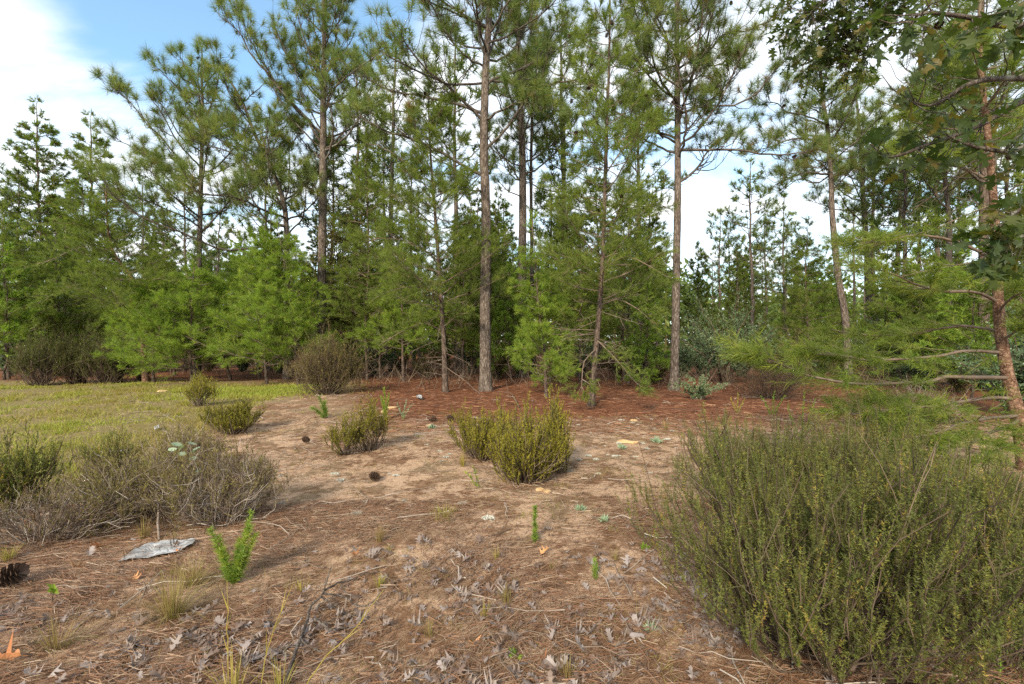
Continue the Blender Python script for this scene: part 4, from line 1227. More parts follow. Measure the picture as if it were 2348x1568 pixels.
herb('herb_plant', 'bright green feathery plant with two leafy arms right of the plastic sheet', 'plant', G(535, 1342), [(-.09, 0, .34, -.06, 0), (.03, .05, .42, .05, 0), (-.02, -.03, .22, -.04, 0), (.05, 0, .36, .06, 0), (0, .02, .26, .03, 0), (-.05, .03, .28, -.06, 0), (.07, .02, .3, .06, 0), (.02, -.02, .2, .05, 0)], M['herb'], 131, .048, .0042, 520, (40, 85), tintb=.5)
herb('herb_plant', 'single upright green spike in the middle foreground', 'plant', G(1225, 1252), [(0, 0, .27, .004, 0)], M['herb'], 132, .04, .008, 320, tintb=.25)
herb('herb_plant', 'small upright green spike left of the huge right bush', 'plant', G(1362, 1332), [(0, 0, .135, .004, 0), (.01, 0, .1, .01, 0)], M['herb'], 133, .03, .006, 90, tintb=.25)
herb('herb_plant', 'tall pale green feathery herb between the twiggy bushes and the red litter', 'plant', G(882, 965), [(0, 0, .62, -.02, 0), (.03, 0, .5, .05, 0), (-.02, 0, .45, -.05, 0)], M['herb'], 134, .06, .014, 220, (20, 60), tintb=.5)
herb('herb_plant', 'pale loose herb right of the tall feathery one', 'plant', G(925, 962), [(0, 0, .36, .05, 0), (.03, 0, .3, .15, 0), (-.05, 0, .3, -.08, 0)], M['silver'], 135, .045, .012, 70, tintb=.5)
herb('seedling_pine', 'tiny bright green pine seedling on the pale sand left of the twiggy bushes', 'seedling', G(748, 962), [(-.05, 0, .42, -.10, 0), (-.1, 0, .22, -.2, 0), (-.03, .03, .33, -.02, 0)], M['herb'], 136, .10, .009, 260, (30, 80), M['browntwig'], tintb=.2)
herb('herb_plant', 'green weed among the shade at the foot of the dark bush on the right', 'plant', G(1770, 955), [(0, 0, .5, .05, 0), (.15, 0, .42, .1, 0), (-.12, 0, .4, -.1, 0)], M['herb'], 137, .06, .013, 90, tintb=.1)
herb('herb_plant', 'golden yellow weed left of the purplish bush', 'plant', G(1690, 950), [(0, 0, .42, .02, 0), (.1, 0, .3, .06, 0), (-.1, 0, .3, -.04, 0)], M['yellowgrass'], 138, .05, .012, 80)
herb('herb_plant', 'slim yellow green stem standing before the sweeping branches', 'plant', G(1840, 1010), [(0, 0, .75, .02, 0), (.2, .1, .6, .05, 0), (-.15, .1, .5, -.02, 0)], M['herb'], 139, .05, .011, 110, (20, 60), tintb=.3)
herb('herb_plant', 'yellow green spike at the lower right corner', 'plant', G(2290, 1560), [(0, 0, .36, .02, 0)], M['herb'], 140, .035, .006, 120, tintb=.3)
herb('herb_plant', 'small leafy twig with yellow green leaves in front of the middle bushes', 'plant', G(1100, 1120), [(-.04, 0, .22, -.03, 0), (-.1, .03, .16, -.06, 0)], M['herb'], 141, .04, .016, 40, tintb=.75, stem_m=M['twig'])


def rosette(label, base, rad, seed, mat='silver', n=34):
    r = np.random.default_rng(seed)
    mb = MB(); az = r.uniform(0, 6.28, n); el = r.uniform(.25, 1.4, n)
    D = np.stack([np.cos(az) * np.cos(el), np.sin(az) * np.cos(el), np.sin(el)], 1)
    mb.leaves(np.zeros((n, 3)) + D * .008, D, rad * r.uniform(.7, 1.2, n), rad * .28, np.clip(r.normal(.5, .25, n), 0, 1))
    o = mb.build('rosette_plant', M[mat]); o.location = tuple(base)
    return tag(o, label, 'plant')


rosette('silvery rosette plant, left one of two in the right foreground', G(1330, 1182), .065, 1)
rosette('silvery green rosette plant, nearer of two in the right foreground', G(1385, 1208), .06, 2)
rosette('small pale rosette against the huge right bush', G(1492, 1448), .045, 3)
rosette('pale green rosette by the white lichen clumps', G(1505, 1010), .11, 4)
rosette('faint grey rosette at the edge of the red litter', G(1425, 1025), .08, 5)
rosette('pale rosette beside the loose pale herb', G(990, 985), .08, 6)
rosette('tiny green rosette at the bottom middle', G(1478, 1268), .05, 7, 'herb')
rosette('tiny bright sprout among grey leaves at the bottom', G(1180, 1515), .05, 8, 'herb', 12)


def sprout():
    root = empty('sprout', G(120, 1385), 'bright two leaved sprout on the straw at the lower left', 'plant')
    b0 = np.array(root.location); wo, le = MB(), MB()
    wo.tube(np.array([b0 - [0, 0, .02], b0 + [.0, 0, .05], b0 + [.01, 0, .075]]), [.004, .003, .003], 5, .5)
    for a, l in ((1.2, .07), (2.2, .075), (1.7, .06), (.6, .05)):
        le.leaves(np.array([b0 + [.01, 0, .07]]), np.array([[math.cos(a) * .6, -.2, math.sin(a)]]), l, .045, .6)
    add_child(wo, 'stem', M['browntwig'], root, root); add_child(le, 'leaf', M['herb'], root, root)


sprout()


def silver_sapling():
    root = empty('sapling', G(430, 1150), 'slender sapling with round blue grey leaves in the twiggy bush', 'sapling')
    b0 = np.array(root.location); d = b0[1]; r = np.random.default_rng(6)
    wo = MB()
    ax = spline([b0, W(445, 1090, d), W(440, 1040, d), W(428, 1018, d)], 14)
    wo.tube(ax, np.linspace(.008, .003, 14), 5, .6)
    add_child(wo, 'stem', M['twig'], root, root)
    pts = [(415, 1025), (440, 1016), (418, 1040), (440, 1036), (444, 1050), (405, 1018), (430, 1080), (445, 1085), (455, 1078), (420, 1088), (395, 1030), (450, 1028)]
    for u, v in pts:
        le = MB(); p = W(u, v, d + r.normal() * .04)
        a = r.uniform(0, 6.28); nseg = 8; ph = np.linspace(0, 2 * math.pi, nseg, endpoint=False)
        e1 = unit(np.array([math.cos(a), math.sin(a), r.normal() * .25])); e2 = unit(np.cross(e1, np.array([r.normal() * .4, -.5, 1])))
        ring = p + np.outer(np.cos(ph) * .045, e1) + np.outer(np.sin(ph) * .028, e2)
        V = np.vstack([p - UP * .006, ring])
        le.add(V, np.array([[0, 1 + i, 1 + (i + 1) % nseg] for i in range(nseg)]), r.uniform(.2, .9))
        add_child(le, 'leaf', M['silver'], root, root)


silver_sapling()


def grass_clump(label, base, n, L, wd, mat, seed, spread=.5, foot=.03, group=None, name='grass_clump', bend=.6):
    r = np.random.default_rng(seed); mb = MB()
    for i in range(n):
        az = r.uniform(0, 6.28); h = np.array([math.cos(az), math.sin(az), 0]); l = L * r.uniform(.5, 1.1); sp_ = spread * r.random()
        s = np.linspace(0, 1, 5)
        pts = np.outer(np.ones(5), h * foot * r.random()) + np.outer(s * l * sp_, h) + np.outer(l * (s - bend * sp_ * s ** 2), UP)
        pts[:, 2] = np.maximum(pts[:, 2], .004)
        side = np.array([-h[1], h[0], 0]) * wd / 2 * r.uniform(.6, 1.2)
        w = (1 - s ** 1.5)[:, None]
        V = np.vstack([pts - side * w, pts + side * w])
        f = np.array([[k, k + 1, k + 6, k + 5] for k in range(4)])
        mb.add(V, f, float(np.clip(r.normal(.5, .25), 0, 1)))
    o = mb.build(name, M[mat]); o.location = tuple(base)
    return tag(o, label, 'grass', group)


grass_clump('upright tawny grass clump left of the middle foreground', G(870, 1252), 60, .16, .003, 'drygrass', 1, .5)
grass_clump('small golden grass clump in the middle foreground', G(1136, 1292), 34, .11, .003, 'yellowgrass', 2, .4)
grass_clump('fine dry grass clump by the huge right bush', G(1412, 1292), 46, .11, .003, 'drygrass', 3, .6)
grass_clump('bright yellow grass tuft near the fallen branch', G(690, 1362), 26, .10, .004, 'yellowgrass', 4, .8)
grass_clump('low green grass patch in the middle, spreading', G(1020, 1195), 150, .12, .004, 'grass', 5, 1.0, .14)
grass_clump('dull green tuft beside the fallen branch', G(870, 1352), 60, .10, .003, 'grass', 6, .6)
grass_clump('yellow blades at the left foot of the middle bushes', G(1060, 1072), 40, .22, .006, 'yellowgrass', 7, .4)
grass_clump('dry tussock in the lower middle', G(1300, 1555), 70, .12, .003, 'drygrass', 8, .6)
grass_clump('sparse dry tuft left of the dry tussock', G(985, 1455), 50, .1, .003, 'drygrass', 9, .8)
grass_clump('fine green tuft in the lower middle', G(1110, 1420), 30, .1, .003, 'grass', 10, .6)
grass_clump('straw coloured tuft among white lichen clumps', G(1525, 985), 30, .28, .008, 'drygrass', 11, .7)
grass_clump('orange brown tuft under the half dead bush', G(330, 1225), 60, .2, .004, 'drygrass', 12, .7)
grass_clump('dark green tuft at the left edge below the bushes', G(20, 1275), 70, .16, .004, 'grass', 13, .8)
grass_clump('wide brown tussock of wiry straw in the left foreground', G(395, 1420), 260, .34, .003, 'drygrass', 14, 1.25, .05, bend=.75)
grass_clump('wiry straw tussock just right of the plastic sheet', G(440, 1345), 170, .28, .003, 'drygrass', 15, 1.2, .05, bend=.72)
grass_clump('thin straw tussock at the lower left edge', G(130, 1480), 110, .26, .003, 'drygrass', 16, 1.25, .05, bend=.75)
grass_clump('broad bladed yellow green grass at the bottom edge', G(535, 1600), 26, .26, .009, 'yellowgrass', 17, .8)
grass_clump('green bladed grass at the foot of the fallen branch', G(640, 1590), 30, .22, .006, 'grass', 18, .8)
grass_clump('dry olive tuft between the middle bushes and the huge bush', G(1160, 1390), 70, .14, .003, 'drygrass', 19, .6)


def stalk(label, pts, seed):
    mb = MB(); r = np.random.default_rng(seed)
    root = empty('grass_stalk', G(*pts[0]), label, 'grass')
    d = root.location[1]
    ax = wiggle(spline([W(u, v, d) for u, v in pts], 16), .002, r)
    ax[0, 2] = root.location[2] - .01
    mb.tube(ax, np.linspace(.0028, .0012, 16), 4, .8)
    for k in (5, 8, 11):
        mb.blades(ax[k][None], (unit(ax[k + 1] - ax[k]) + np.array([.25 * (-1) ** k, 0, 0]))[None], .12, .006, .7)
    add_child(mb, 'stem', M['yellowgrass'], root, root)


stalk('tall yellow stalk rising straight at the bottom left', [(523, 1600), (522, 1500), (523, 1420), (522, 1330)], 1)
stalk('tall yellow stalk slanting right at the bottom left', [(597, 1590), (612, 1500), (640, 1420), (672, 1345)], 2)
stalk('pale grass stalk slanting right toward the fallen branch', [(690, 1590), (745, 1500), (810, 1440), (880, 1352)], 3)


# ------------------------------------------------------------------ oak leaves
def oak_outline(r):
    half = [(0.0, .010), (.18, .018), (.25, .08), (.31, .19), (.42, .36), (.42, .24), (.45, .13), (.51, .12), (.56, .25), (.74, .46), (.68, .26), (.67, .14), (.73, .12), (.82, .15), (.95, .23), (.90, .10)]
    half = [(x + r.normal() * .012, max(.008, y * r.uniform(.65, 1.2))) for x, y in half]
    other = [(x + r.normal() * .012, max(.008, y * r.uniform(.65, 1.2))) for x, y in half]
    return [(x, y) for x, y in half] + [(1.0, 0.0)] + [(x, -y) for x, y in reversed(other)]


def oak_leaf_mesh(seed, mat, size=1.0, curl=.25, tint=.5):
    r = np.random.default_rng(seed)
    bm = bmesh.new()
    vs_ = [bm.verts.new((x, y, 0)) for x, y in oak_outline(r)]
    bm.faces.new(vs_)
    bmesh.ops.triangulate(bm, faces=bm.faces[:])
    bx, by, bz = r.normal() * curl, r.normal() * curl, abs(r.normal()) * curl * 1.5
    for v in bm.verts:
        x, y = v.co.x, v.co.y
        v.co.z = (bx * (x - .4) ** 2 * 1.2 + bz * y * y * 2.2 + .35 * curl * abs(y) + by * (x - .4) * y + .03 * math.sin(9 * x + 4 * y + seed)) + .02
        v.co *= size
    me = bpy.data.meshes.new('leaf'); bm.to_mesh(me); bm.free()
    at = me.attributes.new('tint', 'FLOAT', 'POINT')
    at.data.foreach_set('value', np.full(len(me.vertices), tint, np.float32))
    me.materials.append(mat)
    return me


GL = [oak_leaf_mesh(200 + i, M['leafgrey'], 1.0, .55, t) for i, t in enumerate((.05, .35, .6, .85, .5, .2, .7, .4))]
OL = [oak_leaf_mesh(220 + i, M['leaforange'], 1.0, .3, t) for i, t in enumerate((.35, .6, .8))]


def in_right_bush(x, y):
    u = U0 + x / y * F; v = V0 + CH / y * F
    return u > 1560 + (v - 1300) * .35 and v < 1520


def leaf_density(u, v):
    a = math.exp(-((u - 1400) / 420) ** 2 - ((v - 1440) / 130) ** 2) * 1.3 + math.exp(-((u - 1180) / 330) ** 2 - ((v - 1290) / 70) ** 2) * .9
    a += .45 * math.exp(-((u - 250) / 330) ** 2 - ((v - 1480) / 110) ** 2) + .35 * math.exp(-((u - 900) / 600) ** 2 - ((v - 1480) / 90) ** 2) + .10
    return a


r = np.random.default_rng(17)
cl = [(r.uniform(900, 2100), r.uniform(1230, 1590)) for _ in range(26)] + [(r.uniform(-50, 900), r.uniform(1340, 1590)) for _ in range(12)]
placed = 0; rest = []
while placed < 270 or len(rest) < 1280:
    c = cl[int(r.integers(0, len(cl)))]
    u, v = (c[0] + r.normal() * 70, c[1] + r.normal() * 28) if r.random() < .72 else (r.uniform(-50, 2300), r.uniform(1150, 1600))
    if v < 1130 or v > 1620 or r.random() > leaf_density(u, v) + .25: continue
    p = G(u, v); sz = r.uniform(.04, .10)
    rot = (r.normal() * .25 + (math.pi if r.random() < .45 else 0), r.normal() * .35, r.uniform(0, 6.28))
    if (v > 1250 and placed < 270 and u < 1900):
        o = bpy.data.objects.new('oak_leaf', GL[int(r.integers(0, 8))]); COL.objects.link(o)
        o.location = (p[0], p[1], p[2] + (.006 if abs(rot[0]) < 1.6 else .026)); o.rotation_euler = rot; o.scale = (sz,) * 3
        tag(o, 'curled grey lobed oak leaf lying on the brown needle litter', 'leaf', 'grey oak leaves fallen in the foreground')
        placed += 1
    elif len(rest) < 1300:
        rest.append((p, sz, rot))
# remaining leaves, smaller and further: one mass
mb = MB()
from mathutils import Euler
for p, sz, rot in rest:
    me = GL[int(r.integers(0, 8))]
    V = np.array([v.co[:] for v in me.vertices]) * sz
    Rm = np.array(Euler(rot).to_matrix())
    Fc = np.array([f.vertices[:] for f in me.polygons])
    mb.add(V @ Rm.T + p + np.array([0, 0, .01]), Fc, float(r.uniform(.2, .85)))
tag(mb.build('fallen_leaves', M['leafgrey']), 'scattered small grey dead leaves over the litter', 'leaves', None, 'stuff')
for (u, v, sz, lab) in [(1040, 0, 0, None)][:0] + [
        (1072, 1478, .13, 'rust orange oak leaf with pointed lobes in the bottom middle'), (800, 1283, .09, 'small orange leaf left of the dry green tufts'),
        (1235, 1285, .10, 'orange brown leaf behind the small upright spike'), (985, 1300, .07, 'narrow orange leaf in the middle litter'),
        (500, 1450, .12, 'orange leaf curling up near the yellow stalks'), (320, 1335, .11, 'red brown leaf below the plastic sheet'), (190, 1305, .09, 'orange scrap of leaf at the lower left'),
        (65, 1505, .14, 'long orange leaf at the bottom left edge'), (390, 1275, .07, 'orange leaf near the corner of the plastic sheet'), (1260, 1530, .06, 'tiny orange leaf beside grey leaves at the bottom'),
        (230, 1240, .13, 'large dull orange leaf under the half dead bush'), (1385, 1430, .07, 'small pale brown leaf in the right foreground')]:
    o = bpy.data.objects.new('oak_leaf', OL[int(r.integers(0, 3))]); COL.objects.link(o)
    p = G(u, v); o.location = (p[0], p[1], p[2] + .02); o.rotation_euler = (r.normal() * .3, r.normal() * .3, r.uniform(0, 6.28)); o.scale = (sz,) * 3
    tag(o, lab, 'leaf')


# oak reaching in from the right, its trunk beside the frame
def oak():
    r = np.random.default_rng(33)
    root = empty('oak_tree', (4.3, 2.4, float(gz(4.3, 2.4))), 'oak with dark lobed leaves hanging in from the upper right', 'tree')
    meshes = [oak_leaf_mesh(240 + i, M['oakleaf'], 1.0, .22, t) for i, t in enumerate((.2, .4, .55, .7, .35, .95))]
    off = np.array(root.location)
    tm = MB()
    tm.tube(spline([off - [0, 0, .1], off + [-.05, .05, 2], off + [.1, .1, 4], off + [0, .3, 6.5]], 24), np.linspace(.14, .05, 24), 12, .5, rough=.1)
    add_child(tm, 'trunk', M['barkdark'], root, root, True)
    limbs = [  # image polyline with depth, leaf size, leaf spots per metre, first share with leaves
        ([(2700, 60, 3.2), (2480, 190, 3.0), (2347, 232, 2.9), (2240, 290, 2.8), (2130, 330, 2.75), (2040, 360, 2.7), (1995, 330, 2.7)], .12, 15, .35, .20),
        ([(2480, 190, 3.0), (2330, 180, 2.7), (2230, 190, 2.6), (2140, 240, 2.55), (2080, 230, 2.5)], .12, 14, .3, .20),
        ([(2700, 60, 3.2), (2480, 20, 2.5), (2330, 60, 2.3), (2220, 40, 2.2), (2120, 30, 2.1), (2085, 55, 2.1)], .125, 14, .3, .18),
        ([(2480, 190, 3.0), (2360, 330, 2.7), (2250, 340, 2.6), (2150, 300, 2.6)], .12, 11, .3, .18),
        ([(2900, -900, 5.5), (2500, -420, 5.6), (2250, -160, 5.6), (2110, -40, 5.6), (2040, 10, 5.6), (1960, 60, 5.6), (1890, 100, 5.6)], .15, 60, .5, .5),
        ([(2250, -160, 5.6), (2080, -110, 5.4), (1960, -50, 5.4), (1880, 10, 5.3), (1852, 40, 5.3)], .15, 60, .35, .5),
        ([(2040, 10, 5.6), (1985, 70, 5.5), (1960, 120, 5.5), (1935, 150, 5.5)], .15, 70, .05, .42),
        ([(2700, 420, 3.2), (2480, 500, 3.0), (2380, 530, 2.8), (2320, 550, 2.7), (2275, 570, 2.7)], .14, 22, .35, .2),
        ([(2480, 500, 3.0), (2390, 470, 2.8), (2330, 485, 2.7), (2290, 520, 2.6)], .14, 20, .3, .2),
        ([(2500, 250, 3.1), (2400, 290, 3.1), (2300, 330, 3.0), (2200, 390, 3.0)], .13, 6, .4, .2),
    ]
    n_leaf = 0; extra = MB()
    for pl, lz, dens, t0, spr in limbs:
        pts = np.array([W(*q) for q in pl]); wo = MB()
        ax = spline(pts, 30)
        wo.tube(ax, np.linspace(.022, .004, 30), 6, .5)
        Ln = np.sum(np.linalg.norm(np.diff(ax, axis=0), axis=1))
        T = unit(np.gradient(ax, axis=0))
        spots = []
        for t in r.uniform(t0, 1, int(Ln * dens * (1 - t0)) + 2):
            k = int(t * 29); d = unit(T[k] * .6 + r.normal(size=3) * .75); l = r.uniform(.3, 1.2) * spr
            q = ax[k] + d * l
            wo.tube(np.array([ax[k], ax[k] + d * l * .5 + r.normal(size=3) * .01, q]), [.004, .003, .002], 3, .5)
            for j in range(int(r.integers(2, 5))):
                spots.append((q - d * l * .35 * j / 3, unit(d * .6 + r.normal(size=3) * .6 - UP * .35)))
        br = add_child(wo, 'branch', M['limb'], root, root, True)
        for p, d in spots:
            sz = lz * r.uniform(.6, 1.15)
            x = unit(d); z0 = unit(r.normal(size=3) * .6 + UP * .9 - np.array([0, .3, 0])); y = unit(np.cross(z0, x)); z = np.cross(x, y)
            Rm = np.stack([x, y, z], 1)
            me = meshes[int(r.integers(0, 6))]
            if n_leaf < 300:
                from mathutils import Matrix
                o = bpy.data.objects.new('leaf', me); COL.objects.link(o); o.parent = br
                Mx = np.eye(4); Mx[:3, :3] = Rm * sz; Mx[:3, 3] = p - off
                o.matrix_local = Matrix(Mx.tolist())
                n_leaf += 1
            else:
                V = np.array([v.co[:] for v in me.vertices]) * sz
                Fc = np.array([f.vertices[:] for f in me.polygons])
                extra.add(V @ Rm.T + p, Fc, float(r.uniform(.1, .9)))
    if extra.n:
        tag(add_child(extra, 'leaves', M['oakleaf'], root, root), None, None, None, 'stuff')


oak()


# ------------------------------------------------------------------ ground cover of needles and grass
def zone_noise(x, y, s, k):
    return np.sin(x * s + k) * np.sin(y * s * 1.13 + k * 2.1) + .6 * np.sin(x * s * 2.3 + y * s * .9 + k * 3.3) + .4 * np.sin(y * s * 3.1 - x * s * 1.7 + k)


def straw(name, label, n, y0, y1, L, wd, mat, seed, xr=1.25, keep=None, tint=(.5, .25)):
    r = np.random.default_rng(seed); mb = MB()
    y = np.sqrt(r.uniform(y0 ** 2, y1 ** 2, n)); x = r.uniform(-1, 1, n) * y * xr
    if keep is not None:
        k = keep(x, y, r); x, y = x[k], y[k]
    n = len(x)
    flow = np.where(r.random(n) < .55, .6 * zone_noise(x, y, 1.1, 2.0) + .35, r.uniform(0, math.pi, n)) + r.normal(size=n) * .5
    d = np.stack([np.cos(flow), np.sin(flow), r.normal(size=n) * .07], 1)
    l = L * r.uniform(.5, 1.15, n)
    bend = (r.normal(size=n) * .14 * l)[:, None] * np.stack([-d[:, 1], d[:, 0], 0 * d[:, 0]], 1)
    z = gz(x, y) + .004 + r.random(n) ** 2 * .03
    P = np.stack([x, y, z], 1)
    a = P - d * (l / 2)[:, None]; b_ = P + d * (l / 2)[:, None]; m_ = P + bend
    for q in (a, b_, m_):
        q[:, 2] = np.maximum(q[:, 2], gz(q[:, 0], q[:, 1]) + .003)
    s = np.stack([-d[:, 1], d[:, 0], 0 * d[:, 0]], 1) * (wd / 2); s[:, 2] = r.normal(size=n) * wd * .3
    V = np.stack([a - s, a + s, m_ + s, m_ - s, b_], 1).reshape(-1, 3)
    k = np.arange(n)[:, None] * 5
    t = np.repeat(np.clip(r.normal(tint[0], tint[1], n), 0, 1), 5)
    mb.add(V, np.concatenate([k + np.array([[0, 1, 2]]), k + np.array([[0, 2, 3]]), k + np.array([[3, 2, 4]])]), t)
    tag(mb.build(name, M[mat]), label, 'litter', None, 'stuff')


def keep_near(x, y, r):
    left = (x < -.25 * y)
    dens = .40 + .50 * zone_noise(x, y, 1.9, 1.0) + np.where(left, .35, 0) + np.where((x > .35 * y), .25, 0) + np.clip((2.9 - y) * .5, 0, .4)
    return r.random(len(x)) < np.clip(dens, .06, 1)


straw('pine_straw', 'brown pine needles matted over the near ground', 84000, 1.7, 4.4, .15, .0022, 'straw', 301, keep=keep_near, tint=(.52, .24))
straw('pine_straw', 'pine needles scattered over the sandy middle ground', 70000, 3.6, 9.5, .14, .0036, 'straw', 302, keep=lambda x, y, r: (r.random(len(x)) < .55 + .36 * zone_noise(x, y, 1.3, .4)) & (x > -2.4 - .33 * y), tint=(.66, .24))
straw('pine_straw', 'red brown needle carpet under the pines', 46000, 7.6, 19, .22, .008, 'redstraw', 303, xr=.9, keep=lambda x, y, r: (x > -2.9 - (y - 9) * .36) & (r.random(len(x)) < .75), tint=(.5, .25))


def grass_field(name, label, n, fn, h, wd, mat, seed, tint=(.5, .25), lean=.7):
    r = np.random.default_rng(seed); mb = MB()
    x, y = fn(r, n); n = len(x)
    P = np.stack([x, y, gz(x, y) - .004], 1)
    D = np.stack([r.normal(size=n) * lean, r.normal(size=n) * lean, np.ones(n)], 1)
    t = np.clip(tint[0] + .22 * zone_noise(x, y, .9, 3.0) + r.normal(size=n) * tint[1] * .6, 0, 1)
    mb.blades(P, D, h * r.uniform(.45, 1.2, n), wd * (.6 + y / 12), t)
    tag(mb.build(name, M[mat]), label, 'grass', None, 'stuff')


def meadow(r, n):
    y = r.uniform(4.2, 17.5, n); x = r.uniform(-1.25, .1, n) * y
    g = -(x + 2.0 + .33 * y) + .35 * zone_noise(x, y, 1.2, .3)
    k = (g > r.uniform(-.3, 1.0, n)) & (r.random(n) < .42 + .34 * zone_noise(x, y, 2.1, 1.5))
    return x[k], y[k]


def tussocks(r, n):
    m = 260
    y = r.uniform(4.5, 16.5, m * 6); x = r.uniform(-1.2, .1, m * 6) * y
    k = (-(x + 2.0 + .33 * y) > .2)
    x, y = x[k][:m], y[k][:m]
    j = r.integers(0, len(x), n); w = r.uniform(.04, .22, len(x))[j]
    return x[j] + r.normal(size=n) * w, y[j] + r.normal(size=n) * w


def lush(r, n):
    c = G(600, 895); a = r.normal(size=n) * 1.15 + c[0]; b_ = r.normal(size=n) * 1.0 + c[1]
    return a, b_


def sandy(r, n):
    m = 420
    cy_ = r.uniform(2.1, 10, m); cx_ = r.uniform(-.95, 1.0, m) * cy_
    k = r.integers(0, m, n); sp_ = r.uniform(.02, .16, m)[k]
    return cx_[k] + r.normal(size=n) * sp_, cy_[k] + r.normal(size=n) * sp_


grass_field('grass', 'short yellow green grass of the meadow on the left', 80000, meadow, .075, .010, 'grass', 311, (.72, .35), 1.0)
grass_field('grass', 'taller grass tussocks and weeds in the meadow', 16000, tussocks, .13, .009, 'grass', 314, (.7, .4), .6)
grass_field('grass', 'brighter grass patch between the meadow bush and the brown bush', 9000, lush, .10, .012, 'grass', 312, (.95, .15), .7)
grass_field('dry_grass', 'wispy dry grass and small green tufts over the sandy ground', 15000, sandy, .065, .003, 'drygrass', 313, (.75, .35), .8)


# small twigs on the ground
def ground_twigs():
    r = np.random.default_rng(320); mb = MB()
    for i in range(420):
        y = r.uniform(2.0, 13); x = r.uniform(-.9, 1.0) * y
        l = r.uniform(.12, .5); a = r.uniform(0, 6.28); s = np.linspace(0, 1, 5)
        p = np.stack([x + s * l * math.cos(a), y + s * l * math.sin(a), 0 * s], 1) + r.normal(size=(5, 3)) * .012 * np.array([1, 1, 0])
        p[:, 2] = gz(p[:, 0], p[:, 1]) + .012 + .02 * np.abs(r.normal(size=5))
        mb.tube(p, np.linspace(.0035, .0018, 5) * (1 + y / 14), 4, float(r.uniform(.3, 1)))
    tag(mb.build('twig_litter', M['twig']), 'small bare twigs strewn over the litter', 'twigs', None, 'stuff')


ground_twigs()


# dead brush in the shade
def undergrowth():
    r = np.random.default_rng(330); mb = MB()
    N = 3800
    y = r.uniform(14.5, 30, N); x = r.uniform(-1.05, 1.2, N) * y
    k_ = (y > 15) & ((x > -.42 * y) | (y > 19.5)); x, y = x[k_], y[k_]; N = len(x)
    P = np.stack([x, y, gz(x, y) - .03], 1)
    D = np.stack([r.normal(size=N) * .5, r.normal(size=N) * .5, np.ones(N)], 1)
    L = r.uniform(.3, 1.3, N)
    mb.blades(P, D, L, .022, np.clip(r.normal(.75, .25, N), 0, 1))
    q = P + unit(D) * (L * r.uniform(.3, .8, N))[:, None]
    for j in range(2):
        mb.blades(q, D + r.normal(size=(N, 3)) * .9, L * .5, .014, np.clip(r.normal(.55, .25, N), 0, 1))
    tag(mb.build('undergrowth', M['browntwig']), 'dead twiggy undergrowth in the shade of the wood', 'undergrowth', None, 'stuff')


undergrowth()


# ------------------------------------------------------------------ fallen branches
def fallen(label, paths, mat, seed, r0=.012):
    r = np.random.default_rng(seed)
    root = empty('fallen_branch', G(*paths[0][0][:2]), label, 'branch')
    for i, pl in enumerate(paths):
        mb = MB(); pts = []
        for (u, v, h) in pl:
            p = G(u, v); p[2] += h; pts.append(p)
        n = 18; ax = wiggle(spline(pts, n), .004, r)
        mb.tube(ax, np.linspace(r0 * (1 if i == 0 else .55), r0 * .25, n), 7, .6, rough=.25)
        add_child(mb, 'limb' if i == 0 else 'twig', mat, root, root, True)


fallen('lichen grey fallen branch with side twigs at the bottom left of centre', [
    [(650, 1590, .02), (680, 1500, .03), (718, 1420, .05), (742, 1392, .07), (760, 1350, .12)],
    [(742, 1392, .07), (785, 1382, .04), (830, 1398, .03), (880, 1375, .06)],
    [(718, 1440, .05), (760, 1452, .03), (800, 1440, .03), (835, 1430, .03)],
    [(745, 1385, .07), (800, 1350, .03), (870, 1325, .02)],
    [(735, 1395, .06), (795, 1410, .02), (850, 1415, .02)],
    [(690, 1480, .04), (740, 1490, .02), (800, 1480, .03)]], M['limb'], 1, .011)
fallen('dry dead branch lying in front of the broad boughed pine', [
    [(1005, 845, .3), (980, 870, .15), (955, 890, .05), (930, 905, .02)], [(975, 872, .15), (950, 868, .35), (915, 860, .5)], [(965, 880, .1), (975, 900, .03), (1000, 910, .02)]], M['twig'], 2, .016)
fallen('thin bent dead twig rising from the red litter', [[(1190, 935, .02), (1175, 912, .08), (1165, 905, .1), (1140, 900, .05)], [(1165, 905, .1), (1160, 890, .25)]], M['twig'], 3, .012)
fallen('white bent stick hanging in the half dead bush', [[(610, 1130, .0), (575, 1155, .05), (555, 1175, .03)], [(420, 1100, .45), (405, 1075, .55), (360, 1040, .6)]], M['twig'], 4, .008)
fallen('long curved bare stem arching over the grey bush', [
    [(365, 1235, .0), (361, 1200, .18), (360, 1165, .33), (395, 1125, .42), (415, 1108, .46)],
    [(360, 1170, .33), (320, 1195, .25), (250, 1200, .2), (190, 1190, .2)], [(360, 1172, .33), (310, 1185, .28), (240, 1170, .28)]], M['twig'], 5, .010)
fallen('pale forked stick on the far side of the huge right bush', [[(1690, 985, .05), (1735, 1000, .06), (1790, 1015, .03)], [(1720, 995, .06), (1740, 985, .12)]], M['twig'], 6, .012)
fallen('thin leafless stem standing in front of the seedling bushes', [[(1140, 1060, 0), (1142, 1020, .1), (1150, 960, .3)], [(1143, 1000, .18), (1158, 985, .22)]], M['browntwig'], 7, .005)


